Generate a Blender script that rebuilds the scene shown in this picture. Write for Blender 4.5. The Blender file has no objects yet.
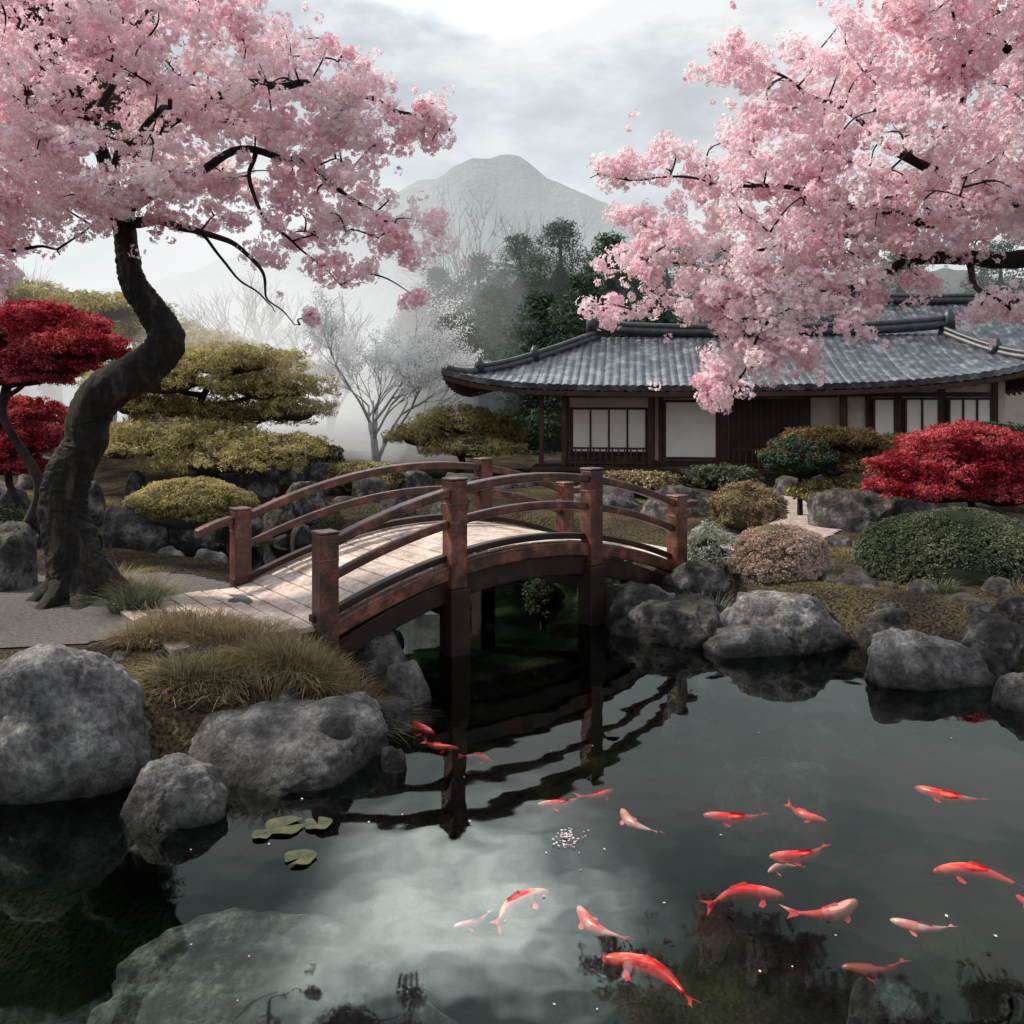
import bpy, math, random, bmesh
import numpy as np
from mathutils import Vector, Matrix, noise as mnoise
random.seed(7); RNG=np.random.default_rng(11)
scene=bpy.context.scene
scene.view_settings.view_transform='Standard'; scene.view_settings.look='None'; scene.view_settings.exposure=0
F,H,CY=850.0,2.2,400.0
col=scene.collection

# ------------------------------------------------------------ helpers
def site(u,v,Y):            # image pixel at a chosen depth -> world
    return Vector(((u-512)*Y/F,Y,H-(v-CY)*Y/F))
def flat(u,v,z=0.0):        # point on level z
    Y=F*(H-z)/(v-CY); return Vector(((u-512)*Y/F,Y,z))
def link(o,parent=None):
    col.objects.link(o)
    if parent is not None: o.parent=parent
    return o
def tag(o,label=None,category=None,group=None,kind=None):
    if label: o["label"]=label
    if category: o["category"]=category
    if group: o["group"]=group
    if kind: o["kind"]=kind
    return o
def mesh_np(name,V,Q,mat,parent=None,smooth=False):
    V=np.asarray(V,dtype=np.float32); Q=np.asarray(Q,dtype=np.int32)
    me=bpy.data.meshes.new(name); n=len(Q); k=Q.shape[1]
    me.vertices.add(len(V)); me.vertices.foreach_set("co",V.ravel())
    me.loops.add(n*k); me.loops.foreach_set("vertex_index",Q.ravel())
    me.polygons.add(n); me.polygons.foreach_set("loop_start",np.arange(n,dtype=np.int32)*k)
    try: me.polygons.foreach_set("loop_total",np.full(n,k,dtype=np.int32))
    except Exception: pass
    me.polygons.foreach_set("use_smooth",np.full(n,smooth,dtype=bool))
    me.update(calc_edges=True)
    if mat: me.materials.append(mat)
    return link(bpy.data.objects.new(name,me),parent)
def mesh_py(name,V,Fs,mat,parent=None,smooth=False):
    me=bpy.data.meshes.new(name); me.from_pydata([tuple(v) for v in V],[],Fs); me.update()
    if smooth:
        for p in me.polygons: p.use_smooth=True
    if mat: me.materials.append(mat)
    return link(bpy.data.objects.new(name,me),parent)
def empty(name,loc=(0,0,0)):
    o=bpy.data.objects.new(name,None); o.empty_display_size=.3; o.location=loc; return link(o)
class MB:
    def __init__(s): s.V=[]; s.F=[]
    def box(s,x0,x1,y0,y1,z0,z1,M=None):
        b=len(s.V)
        for z in(z0,z1):
            for (x,y) in((x0,y0),(x1,y0),(x1,y1),(x0,y1)):
                p=Vector((x,y,z)); s.V.append(M@p if M is not None else p)
        for f in((0,3,2,1),(4,5,6,7),(0,1,5,4),(1,2,6,5),(2,3,7,6),(3,0,4,7)): s.F.append(tuple(b+i for i in f))
        return s
    def sweep(s,pts,w,h,side=None):
        b=len(s.V)
        for p in pts:
            for (a,c) in((-1,-1),(1,-1),(1,1),(-1,1)):
                s.V.append(p+side*(a*w/2)+Vector((0,0,c*h/2)))
        for i in range(len(pts)-1):
            for k in range(4):
                a=b+i*4+k; c=b+i*4+(k+1)%4; s.F.append((a,c,c+4,a+4))
        s.F.append((b,b+3,b+2,b+1)); e=b+(len(pts)-1)*4; s.F.append((e,e+1,e+2,e+3)); return s
    def tube(s,pts,rads,sides=8,rough=0.0):
        b=len(s.V); n=len(pts); ref=None
        for i,p in enumerate(pts):
            t=(pts[min(i+1,n-1)]-pts[max(i-1,0)])
            if t.length<1e-6: t=Vector((0,0,1))
            t.normalize()
            if ref is None: ref=t.orthogonal().normalized()
            ref=(ref-t*ref.dot(t))
            if ref.length<1e-5: ref=t.orthogonal()
            ref.normalize(); bi=t.cross(ref)
            for k in range(sides):
                a=2*math.pi*k/sides; r=rads[i]
                d=ref*math.cos(a)+bi*math.sin(a)
                if rough:
                    q=p+d*rads[i]; m=max(rads[i],.03)
                    r*=1+rough*.7*mnoise.noise(q*(0.5/m))+rough*.3*math.sin(a*5+i*.06)+rough*.5*mnoise.noise(Vector((q.x*2.2/m,q.y*2.2/m,q.z*.6/m)))+rough*.5*mnoise.noise(Vector((q.x*6/m,q.y*6/m,q.z*1.2/m)))
                s.V.append(p+d*r)
        for i in range(n-1):
            for k in range(sides):
                a=b+i*sides+k; c=b+i*sides+(k+1)%sides; s.F.append((a,c,c+sides,a+sides))
        s.F.append(tuple(b+(n-1)*sides+k for k in range(sides)))
        s.F.append(tuple(b+sides-1-k for k in range(sides)))
        return s
    def make(s,name,mat,parent=None,smooth=False,bevel=0):
        o=mesh_py(name,s.V,s.F,mat,parent,smooth)
        if bevel:
            m=o.modifiers.new("bevel","BEVEL"); m.width=bevel; m.segments=2; m.limit_method='ANGLE'
        return o
def spline(pts,rads,per=8):
    P=[pts[0]]+list(pts)+[pts[-1]]; R=[rads[0]]+list(rads)+[rads[-1]]; op=[];orr=[]
    for i in range(1,len(P)-2):
        for k in range(per):
            t=k/per; p0,p1,p2,p3=P[i-1],P[i],P[i+1],P[i+2]
            op.append(0.5*((2*p1)+(p2-p0)*t+(2*p0-5*p1+4*p2-p3)*t*t+(3*p1-p0-3*p2+p3)*t**3))
            orr.append(R[i]*(1-t)+R[i+1]*t)
    op.append(P[-2]); orr.append(R[-2]); return op,orr

# ------------------------------------------------------------ materials
def new_mat(name):
    m=bpy.data.materials.new(name); m.use_nodes=True; nt=m.node_tree; nt.nodes.clear()
    out=nt.nodes.new("ShaderNodeOutputMaterial"); return m,nt,out
def N(nt,t,**kw):
    n=nt.nodes.new(t)
    for k,v in kw.items():
        if k in n.inputs: n.inputs[k].default_value=v
        else: setattr(n,k,v)
    return n
def ramp(nt,stops,fac):
    r=nt.nodes.new("ShaderNodeValToRGB"); e=r.color_ramp.elements
    while len(e)<len(stops): e.new(.5)
    for i,(p,c) in enumerate(stops): e[i].position=p; e[i].color=(*c,1)
    nt.links.new(fac,r.inputs[0]); return r
def noisy(name,stops,scale=4,detail=5,rough=.8,bump=.3,bscale=25,dist=.02,stretch=(1,1,1),spec=.3,mossy=None,wet=False,speck=0):
    m,nt,out=new_mat(name); L=nt.links
    tc=N(nt,"ShaderNodeTexCoord"); mp=N(nt,"ShaderNodeMapping"); mp.inputs["Scale"].default_value=stretch
    L.new(tc.outputs["Object"],mp.inputs[0])
    n1=N(nt,"ShaderNodeTexNoise",Scale=scale,Detail=detail,Roughness=.65); L.new(mp.outputs[0],n1.inputs["Vector"])
    c=ramp(nt,stops,n1.outputs["Fac"]).outputs[0]
    b=N(nt,"ShaderNodeBsdfPrincipled",Roughness=rough); b.inputs["Specular IOR Level"].default_value=spec
    n2=N(nt,"ShaderNodeTexNoise",Scale=bscale,Detail=5,Roughness=.75); L.new(mp.outputs[0],n2.inputs["Vector"]); hgt=n2.outputs["Fac"]
    if speck:
        sr=ramp(nt,[(.38,(1-speck,)*3),(.62,(1+speck,)*3)],n2.outputs["Fac"]); mm=N(nt,"ShaderNodeMix",data_type="RGBA",blend_type="MULTIPLY"); mm.inputs[0].default_value=1; L.new(c,mm.inputs[6]); L.new(sr.outputs[0],mm.inputs[7]); c=mm.outputs[2]
    if mossy:
        g=N(nt,"ShaderNodeNewGeometry"); sx=N(nt,"ShaderNodeSeparateXYZ"); L.new(g.outputs["Normal"],sx.inputs[0])
        mu=N(nt,"ShaderNodeMath",operation="MULTIPLY"); L.new(sx.outputs[2],mu.inputs[0]); L.new(n1.outputs["Fac"],mu.inputs[1])
        mr=ramp(nt,[(.42,(0,0,0)),(.56,(1,1,1))],mu.outputs[0])
        mx=N(nt,"ShaderNodeMix",data_type="RGBA"); L.new(mr.outputs[0],mx.inputs[0]); L.new(c,mx.inputs[6]); mx.inputs[7].default_value=(*mossy,1); c=mx.outputs[2]
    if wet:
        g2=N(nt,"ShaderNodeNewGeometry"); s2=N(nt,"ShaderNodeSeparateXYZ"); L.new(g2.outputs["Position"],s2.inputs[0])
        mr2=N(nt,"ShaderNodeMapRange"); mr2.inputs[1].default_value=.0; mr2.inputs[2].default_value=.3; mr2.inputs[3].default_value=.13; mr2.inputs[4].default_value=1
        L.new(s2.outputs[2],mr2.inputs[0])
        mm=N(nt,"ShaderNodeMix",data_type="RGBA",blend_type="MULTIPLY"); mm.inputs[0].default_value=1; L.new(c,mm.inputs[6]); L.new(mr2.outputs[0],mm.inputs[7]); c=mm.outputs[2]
    L.new(c,b.inputs["Base Color"])
    bp=N(nt,"ShaderNodeBump",Strength=bump,Distance=dist); L.new(hgt,bp.inputs["Height"]); L.new(bp.outputs[0],b.inputs["Normal"])
    L.new(b.outputs[0],out.inputs[0]); return m
def leafy(name,stops,trans=.35,scale=1.2,kn=1.3):
    m,nt,out=new_mat(name); L=nt.links
    g=N(nt,"ShaderNodeNewGeometry"); tc=N(nt,"ShaderNodeTexCoord")
    n1=N(nt,"ShaderNodeTexNoise",Scale=scale,Detail=2); L.new(tc.outputs["Object"],n1.inputs["Vector"])
    ma=N(nt,"ShaderNodeMath",operation="MULTIPLY_ADD"); L.new(g.outputs["Random Per Island"],ma.inputs[0]); ma.inputs[1].default_value=.6
    mb=N(nt,"ShaderNodeMath",operation="MULTIPLY_ADD"); L.new(n1.outputs["Fac"],mb.inputs[0]); mb.inputs[1].default_value=kn; mb.inputs[2].default_value=.2-kn/2
    L.new(mb.outputs[0],ma.inputs[2])
    c=ramp(nt,stops,ma.outputs[0])
    d=N(nt,"ShaderNodeBsdfDiffuse"); t=N(nt,"ShaderNodeBsdfTranslucent"); mx=N(nt,"ShaderNodeMixShader",Fac=trans)
    L.new(c.outputs[0],d.inputs["Color"]); L.new(c.outputs[0],t.inputs[0])
    L.new(d.outputs[0],mx.inputs[1]); L.new(t.outputs[0],mx.inputs[2]); L.new(mx.outputs[0],out.inputs[0]); return m

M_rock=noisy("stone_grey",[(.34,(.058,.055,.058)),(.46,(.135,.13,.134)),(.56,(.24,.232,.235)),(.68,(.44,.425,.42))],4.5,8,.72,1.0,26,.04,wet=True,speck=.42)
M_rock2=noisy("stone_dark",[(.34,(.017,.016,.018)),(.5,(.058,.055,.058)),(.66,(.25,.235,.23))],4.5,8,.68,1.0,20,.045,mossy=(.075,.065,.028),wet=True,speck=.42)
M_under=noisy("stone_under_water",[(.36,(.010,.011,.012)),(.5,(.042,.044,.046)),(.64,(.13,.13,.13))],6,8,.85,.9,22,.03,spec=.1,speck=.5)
M_bark=noisy("bark",[(.35,(.004,.0035,.0035)),(.54,(.014,.011,.0095)),(.70,(.08,.06,.047))],8,6,.68,1.0,22,.06,stretch=(1,1,.22),speck=.5)
M_twig=noisy("twig_bark",[(.3,(.012,.009,.008)),(.7,(.045,.032,.027))],5,2,.85,.1,20,.01)
M_red=noisy("red_wood",[(.32,(.016,.006,.005)),(.5,(.072,.022,.014)),(.68,(.23,.08,.05))],5,6,.34,.5,34,.012,spec=.6,speck=.35)
M_redd=noisy("dark_wood",[(.3,(.008,.005,.004)),(.55,(.024,.012,.01)),(.8,(.06,.034,.027))],3,5,.5,.35,30,.01)
M_deck=noisy("deck_wood",[(.32,(.28,.20,.17)),(.5,(.52,.42,.37)),(.68,(.72,.63,.58))],3.5,6,.65,.6,22,.012,speck=.22)
M_plaster=noisy("plaster",[(.3,(.48,.40,.37)),(.7,(.68,.58,.55))],1.5,3,.9,.1,20,.005)
M_paper=noisy("shoji_paper",[(.3,(.78,.75,.73)),(.7,(.9,.88,.86))],1.5,3,.9,.05,20,.003)
M_timber=noisy("house_timber",[(.3,(.016,.008,.006)),(.6,(.055,.025,.018)),(.8,(.11,.06,.045))],3,4,.55,.2,20,.01)
M_tile=noisy("roof_tile",[(.3,(.010,.013,.018)),(.5,(.038,.045,.058)),(.70,(.20,.22,.25))],4,6,.36,.4,26,.012,spec=.7,speck=.4)
M_ridge=noisy("ridge_tile",[(.3,(.010,.012,.015)),(.6,(.034,.04,.05)),(.8,(.15,.16,.18))],6,4,.45,.3,18,.01,spec=.6)
M_found=noisy("foundation_stone",[(.3,(.08,.075,.07)),(.7,(.24,.22,.21))],2,4,.9,.3,18,.01)
M_gravel=noisy("gravel",[(.3,(.07,.066,.066)),(.7,(.23,.215,.21))],40,4,.95,1.0,70,.03)
M_slab=noisy("path_stone",[(.3,(.26,.21,.2)),(.7,(.48,.41,.39))],5,5,.9,.6,20,.02,speck=.3)
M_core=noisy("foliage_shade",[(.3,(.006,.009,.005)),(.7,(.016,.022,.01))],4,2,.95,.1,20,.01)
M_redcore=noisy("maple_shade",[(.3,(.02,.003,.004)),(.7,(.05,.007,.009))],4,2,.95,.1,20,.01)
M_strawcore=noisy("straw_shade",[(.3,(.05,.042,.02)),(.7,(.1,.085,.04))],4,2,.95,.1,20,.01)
M_hill=noisy("mountain_hazed",[(.35,(.10,.12,.14)),(.65,(.22,.24,.26))],.02,8,.95,1.0,.05,14)  # pale blue-grey has aerial haze put into the colour
M_hill2=noisy("hill_forest",[(.35,(.012,.025,.02)),(.65,(.05,.075,.06))],.3,6,.95,1,.6,3)
L_pink=leafy("cherry_petals",[(.0,(.76,.34,.44)),(.22,(.93,.63,.71)),(.5,(.96,.81,.855)),(.85,(.985,.95,.96))],.44,2.2,1.2)
L_red=leafy("maple_leaves",[(.1,(.10,.006,.012)),(.45,(.38,.03,.045)),(.9,(.78,.22,.24))],.3,2.5,1.8)
L_green=leafy("shrub_leaves",[(.1,(.03,.042,.026)),(.5,(.09,.11,.065)),(.9,(.25,.27,.19))],.25)
L_dark=leafy("conifer_needles",[(.1,(.012,.028,.018)),(.5,(.04,.072,.05)),(.9,(.12,.17,.12))],.2,.5)
L_olive=leafy("pine_needles_olive",[(.1,(.16,.13,.045)),(.5,(.42,.365,.16)),(.9,(.68,.61,.33))],.4)
L_straw=leafy("dry_grass",[(.1,(.07,.055,.035)),(.5,(.27,.21,.12)),(.9,(.56,.46,.30))],.3)
L_beige=leafy("beige_leaves",[(.1,(.22,.14,.11)),(.5,(.46,.34,.28)),(.9,(.7,.56,.49))],.3)
L_white=leafy("white_blossom",[(.1,(.70,.69,.70)),(.5,(.88,.88,.89)),(.9,(.95,.95,.96))],.45)
L_brown=leafy("bronze_needles",[(.1,(.05,.035,.015)),(.5,(.15,.10,.05)),(.9,(.28,.22,.12))],.3)
L_mag=leafy("azalea_petals",[(.1,(.5,.04,.3)),(.9,(.75,.15,.5))],.3)
L_silver=leafy("silver_leaves",[(.1,(.12,.14,.1)),(.5,(.34,.36,.30)),(.9,(.6,.62,.55))],.3)
M_whitebark=noisy("pale_bark",[(.3,(.30,.29,.30)),(.7,(.55,.54,.55))],5,2,.9,.1,20,.01)
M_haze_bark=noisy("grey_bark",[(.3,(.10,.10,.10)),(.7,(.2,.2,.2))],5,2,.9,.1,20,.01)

# ------------------------------------------------------------ terrain
POND=np.array([(6.5,-5),(6.4,4.2),(4.9,5.5),(3.8,6.7),(2.9,7.5),(1.9,8.3),(1.45,9.2),(1.5,11),(.9,12.2),(-1.5,12.8),(-5,13.4),(-8.5,13),(-8.5,11.2),(-4.6,11.0),(-3.0,10.2),(-1.75,8.9),(-1.15,7.7),(-1.0,6.9),(-.85,5.9),(-.9,5.3),(-1.5,4.95),(-2.6,4.75),(-4,4.6),(-6.5,4.3),(-6.5,-5)])
def sdist(x,y):
    x=np.asarray(x,float); y=np.asarray(y,float); d=np.full(x.shape,1e9); ins=np.zeros(x.shape,bool); n=len(POND)
    for i in range(n):
        a=POND[i]; b=POND[(i+1)%n]; ex,ey=b-a; wx=x-a[0]; wy=y-a[1]
        t=np.clip((wx*ex+wy*ey)/(ex*ex+ey*ey),0,1); d=np.minimum(d,np.hypot(wx-ex*t,wy-ey*t))
        c=((a[1]>y)!=(b[1]>y)); xi=(b[0]-a[0])*(y-a[1])/(b[1]-a[1]+1e-12)+a[0]
        ins^=(c&(x<xi))
    return np.where(ins,-d,d)
def sm(t): t=np.clip(t,0,1); return t*t*(3-2*t)
def gz(x,y):
    x=np.asarray(x,float); y=np.asarray(y,float); d=sdist(x,y)
    n=.02*np.sin(2.3*x+1.1*y)+.02*np.sin(1.7*y-2.9*x+1)+.012*np.sin(5.1*x+4.3*y)
    out=-.05+.45*sm(d/.75)+.2*sm((y-10)/7)+ n*sm(d/1.5)+ np.clip((y-26)*.06,0,4)+ .5*sm((d-2)/5)*sm((-x-2.5)/4)*sm((y-9)/5)
    inn=-.05-.60*sm(-d/.7)+n*.6
    return np.where(d>0,out,inn)
def g1(x,y): return float(gz(np.array([x]),np.array([y]))[0])
def axis(a,b,step,far,lo):
    c=list(np.arange(a,b,step)); s=step; x=b; r=[]
    while x<far: r.append(x); s*=1.25; x+=s
    r.append(far); s=step; x=a-step; l=[]
    while x>lo: l.append(x); s*=1.25; x-=s
    l.append(lo); return np.array(l[::-1]+c+r)
xs=axis(-9,8,.09,1500,-1500); ys=axis(-1,19,.09,1600,-300)
XX,YY=np.meshgrid(xs,ys); ZZ=gz(XX,YY)
nx,ny=len(xs),len(ys); I=np.arange(nx*ny).reshape(ny,nx)
Q=np.stack([I[:-1,:-1],I[:-1,1:],I[1:,1:],I[1:,:-1]],-1).reshape(-1,4)
M_ground,nt,out=new_mat("garden_soil"); L=nt.links
tc=N(nt,"ShaderNodeTexCoord"); g=N(nt,"ShaderNodeNewGeometry"); sp=N(nt,"ShaderNodeSeparateXYZ"); L.new(g.outputs["Position"],sp.inputs[0])
na=N(nt,"ShaderNodeTexNoise",Scale=1.6,Detail=6); L.new(tc.outputs["Object"],na.inputs["Vector"])
nb=N(nt,"ShaderNodeTexNoise",Scale=38.0,Detail=4); L.new(tc.outputs["Object"],nb.inputs["Vector"])
moss=ramp(nt,[(.35,(.03,.026,.022)),(.5,(.055,.047,.036)),(.62,(.08,.07,.038)),(.75,(.15,.13,.07))],na.outputs["Fac"])
gr=ramp(nt,[(.35,(.35,.35,.35)),(.65,(1.7,1.65,1.6))],nb.outputs["Fac"])
mu=N(nt,"ShaderNodeMix",data_type="RGBA",blend_type="MULTIPLY"); mu.inputs[0].default_value=1; L.new(moss.outputs[0],mu.inputs[6]); L.new(gr.outputs[0],mu.inputs[7])
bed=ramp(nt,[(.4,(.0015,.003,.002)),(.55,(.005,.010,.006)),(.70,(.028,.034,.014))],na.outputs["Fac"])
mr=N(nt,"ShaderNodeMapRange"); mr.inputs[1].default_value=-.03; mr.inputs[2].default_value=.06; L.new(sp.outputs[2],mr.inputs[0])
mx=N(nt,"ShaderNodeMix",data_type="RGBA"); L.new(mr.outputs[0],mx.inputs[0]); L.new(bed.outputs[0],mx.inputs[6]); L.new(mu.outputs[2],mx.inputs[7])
b=N(nt,"ShaderNodeBsdfDiffuse"); L.new(mx.outputs[2],b.inputs["Color"])
bp=N(nt,"ShaderNodeBump",Strength=1.0,Distance=.04); L.new(nb.outputs["Fac"],bp.inputs["Height"]); L.new(bp.outputs[0],b.inputs["Normal"]); L.new(b.outputs[0],out.inputs[0])
o=mesh_np("ground",np.stack([XX,YY,ZZ],-1).reshape(-1,3),Q,M_ground,smooth=True); tag(o,kind="structure",label="mossy garden ground with a dark pond bed",category="ground")
M_water,nt,out=new_mat("pond_water"); L=nt.links
tc=N(nt,"ShaderNodeTexCoord"); n1=N(nt,"ShaderNodeTexNoise",Scale=1.8,Detail=2); L.new(tc.outputs["Object"],n1.inputs["Vector"])
bp=N(nt,"ShaderNodeBump",Strength=.10,Distance=.05); L.new(n1.outputs["Fac"],bp.inputs["Height"])
fr=N(nt,"ShaderNodeFresnel",IOR=1.34); L.new(bp.outputs[0],fr.inputs["Normal"])
gl=N(nt,"ShaderNodeBsdfGlossy",Roughness=.025); gl.inputs[0].default_value=(.93,1,.95,1); L.new(bp.outputs[0],gl.inputs["Normal"])
tr=N(nt,"ShaderNodeBsdfTransparent"); tr.inputs[0].default_value=(.80,.89,.84,1)
mx=N(nt,"ShaderNodeMixShader"); L.new(fr.outputs[0],mx.inputs[0]); L.new(tr.outputs[0],mx.inputs[1]); L.new(gl.outputs[0],mx.inputs[2]); L.new(mx.outputs[0],out.inputs[0])
o=mesh_py("water",[(-9.5,-6,0),(7.5,-6,0),(7.5,14.5,0),(-9.5,14.5,0)],[(0,1,2,3)],M_water); tag(o,kind="structure",label="dark still pond water mirroring the sky",category="pond")

def patch(name,poly,mat,dz,label,kind="structure"):
    poly=[Vector((p[0],p[1],0)) for p in poly]; x0=min(p.x for p in poly);x1=max(p.x for p in poly);y0=min(p.y for p in poly);y1=max(p.y for p in poly)
    st=.06; gx=np.arange(x0,x1,st); gy=np.arange(y0,y1,st); A,B=np.meshgrid(gx,gy)
    ins=np.zeros(A.shape,bool); n=len(poly)
    for i in range(n):
        a=poly[i]; b_=poly[(i+1)%n]; c=((a.y>B)!=(b_.y>B)); xi=(b_.x-a.x)*(B-a.y)/(b_.y-a.y+1e-12)+a.x; ins^=(c&(A<xi))
    Z=gz(A,B)+dz; I=np.arange(A.size).reshape(A.shape)
    ok=ins[:-1,:-1]&ins[1:,1:]&ins[:-1,1:]&ins[1:,:-1]
    Q=np.stack([I[:-1,:-1],I[:-1,1:],I[1:,1:],I[1:,:-1]],-1)[ok]
    o=mesh_np(name,np.stack([A,B,Z],-1).reshape(-1,3),Q,mat,smooth=True); tag(o,kind=kind,label=label,category="path")
patch("gravel_path",[(-9,6.1),(-5,6.0),(-3.2,6.2),(-2.2,6.6),(-1.7,7.2),(-2.4,8.2),(-3.2,8.6),(-5,8.9),(-9,8.9)],M_gravel,.012,"grey gravel path leading to the bridge")
patch("stone_path",[(2.1,9.3),(3.1,9.4),(3.9,10.6),(5.4,12.8),(5.8,14.6),(4.6,14.6),(4.2,13),(2.9,11),(2.1,10)],M_slab,.02,"pale pinkish stone path beyond the bridge")

def ridge(name,Y,xs_,hs,depth,mat,label,seed,amp=.10,fs=.014):
    n=260; xa=np.linspace(xs_[0],xs_[-1],n); ha=np.interp(xa,xs_,hs); ha=np.convolve(np.pad(ha,2,mode='edge'),np.ones(5)/5,'valid'); rows=40; V=[]
    for j in range(rows):
        t=j/(rows-1); k=math.sin(t*math.pi*.5)
        for i in range(n):
            h=ha[i]*k; nn=(mnoise.fractal(Vector((xa[i]*fs+seed,t*3,seed)),1,2,5)-.8*abs(mnoise.noise(Vector((xa[i]*fs*1.6+t*1.2,t*1.5,seed+4)))))*ha[i]*amp*k
            V.append((xa[i],Y+t*depth+depth*.12*mnoise.noise(Vector((xa[i]*.01,t*2,seed))),h+nn-2))
    I=np.arange(n*rows).reshape(rows,n); Q=np.stack([I[:-1,:-1],I[:-1,1:],I[1:,1:],I[1:,:-1]],-1).reshape(-1,4)
    o=mesh_np(name,V,Q,mat,smooth=True); tag(o,kind="structure",label=label,category="mountain")
def hz(u,v,Y): p=site(u,v,Y); return p.x,p.z
pr=[(-600,345),(-100,325),(150,285),(270,245),(340,220),(390,199),(430,181),(462,163),(488,151),(512,156),(550,176),(590,194),(630,214),(690,238),(770,258),(900,270),(1200,300),(1700,340)]
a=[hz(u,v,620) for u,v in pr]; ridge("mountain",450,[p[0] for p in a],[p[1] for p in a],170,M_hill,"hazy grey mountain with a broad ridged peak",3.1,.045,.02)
pr=[(-900,345),(0,335),(250,330),(380,322),(420,290),(470,262),(520,240),(560,230),(620,232),(700,245),(1000,250),(1500,280)]
a=[hz(u,v,58) for u,v in pr]; ridge("hill",40,[p[0] for p in a],[p[1] for p in a],18,M_hill2,"misty wooded hill behind the garden",8.4,.10,.25)

# ------------------------------------------------------------ foliage engines
def unit(n):
    d=RNG.normal(size=(n,3)); return d/np.linalg.norm(d,axis=1,keepdims=True)
def nrmz(a): return a/(np.linalg.norm(a,axis=1,keepdims=True)+1e-9)
def frames(nrm):
    r=RNG.normal(size=nrm.shape); a=nrmz(np.cross(nrm,r)); return a,np.cross(nrm,a)
def leaves(C,Nn,size,aspect=.55):
    n=len(C); a,b_=frames(Nn); s=size*RNG.uniform(.6,1.3,(n,1))
    V=np.stack([C-a*s,C-b_*s*aspect,C+a*s,C+b_*s*aspect],1).reshape(-1,3); Q=np.arange(4*n).reshape(n,4); return V,Q
def flowers(C,Nn,size):
    n=len(C); a,b_=frames(Nn); s=size*RNG.uniform(.7,1.25,(n,1)); V=np.zeros((n,16,3)); V[:,0]=C-Nn*s*.15
    for k in range(5):
        t=2*math.pi*k/5
        for j,(da,r,h) in enumerate(((-.5,.72,.08),(0,1.0,.22),(.5,.72,.08))):
            V[:,1+3*k+j]=C+(a*math.cos(t+da)+b_*math.sin(t+da))*s*r+Nn*s*h
    base=(np.arange(n)*16)
    Q=np.concatenate([np.stack([base,base+1+3*k,base+2+3*k,base+3+3*k],1) for k in range(5)]); return V.reshape(-1,3),Q
def clusters(ells,cr,dens,shell=.25,zmin=-.5,seed=0,bumpy=1.0):
    out=[]
    for (c,r) in ells:
        c=np.array(c);r=np.array(r); area=4*math.pi*(((r[0]*r[1])**1.6+(r[0]*r[2])**1.6+(r[1]*r[2])**1.6)/3)**(1/1.6)
        n=max(4,int(dens*area/(math.pi*cr*cr))); d=unit(n*3); d=d[d[:,2]>zmin][:n]
        rad=np.clip(1-np.abs(RNG.normal(0,shell,(len(d),1))),.05,1)
        bump=1+bumpy*(.12*np.sin(7*d[:,:1]+seed+c[0])*np.sin(6*d[:,1:2]+2*seed)+.08*np.sin(9*d[:,2:3]+c[1]))
        out.append(c+d*rad*r*bump)
    return np.concatenate(out)
def fill(P,cr,per,flat_=.75):
    n=len(P); crr=cr*RNG.uniform(.6,1.3,(n,1,1)); d=unit(n*per).reshape(n,per,3); rr=RNG.uniform(.35,1,(n,per,1))**.5
    off=d*rr*crr; off[:,:,2]*=flat_
    return (P[:,None,:]+off).reshape(-1,3),d.reshape(-1,3)
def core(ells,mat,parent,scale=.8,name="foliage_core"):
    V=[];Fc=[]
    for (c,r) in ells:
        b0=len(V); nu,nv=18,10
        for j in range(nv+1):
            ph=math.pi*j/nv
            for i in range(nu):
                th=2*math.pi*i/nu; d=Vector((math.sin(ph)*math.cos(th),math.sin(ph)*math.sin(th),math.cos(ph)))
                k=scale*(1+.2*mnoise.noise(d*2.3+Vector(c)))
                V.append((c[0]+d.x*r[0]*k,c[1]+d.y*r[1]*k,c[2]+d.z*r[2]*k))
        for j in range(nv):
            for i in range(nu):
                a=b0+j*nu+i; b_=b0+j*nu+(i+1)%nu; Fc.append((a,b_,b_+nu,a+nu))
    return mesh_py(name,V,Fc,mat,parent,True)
def bush(name,ells,mat,leaf,cr,dens,per,label,category,coremat=M_core,cs=.82,aspect=.55,zmin=-.35,group=None,bumpy=1.0):
    base=Vector(ells[0][0]); base.z=g1(base.x,base.y)
    root=empty(name,base); tag(root,label,category,group)
    P=clusters(ells,cr,dens,.10 if bumpy>.5 else .04,zmin,seed=base.x,bumpy=bumpy); C,Nn=fill(P,cr,per); Nn=nrmz(Nn*.6+np.array([0,-.1,.5])+RNG.normal(0,.35,Nn.shape))
    V,Q=leaves(C,Nn,leaf,aspect); mesh_np("crown",V-np.array(base),Q,mat,root)
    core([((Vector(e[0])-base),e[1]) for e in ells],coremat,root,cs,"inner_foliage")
    mb=MB()
    for e in ells[:4]:
        p=Vector(e[0])-base; mid=Vector((p.x*.5,p.y*.5,p.z*.45)); pp,rr=spline([Vector((0,0,-.15)),mid,p],[.05,.035,.02],5); mb.tube(pp,rr,6)
    mb.make("trunk",M_twig,root,True)
    return root
def ell(u0,u1,vt,vb,Y,dep=None):
    c=site((u0+u1)/2,(vt+vb)/2,Y); rx=(u1-u0)/2*Y/F; rz=(vb-vt)/2*Y/F
    return (tuple(c),(rx,dep if dep else rx*.8,rz))

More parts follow.
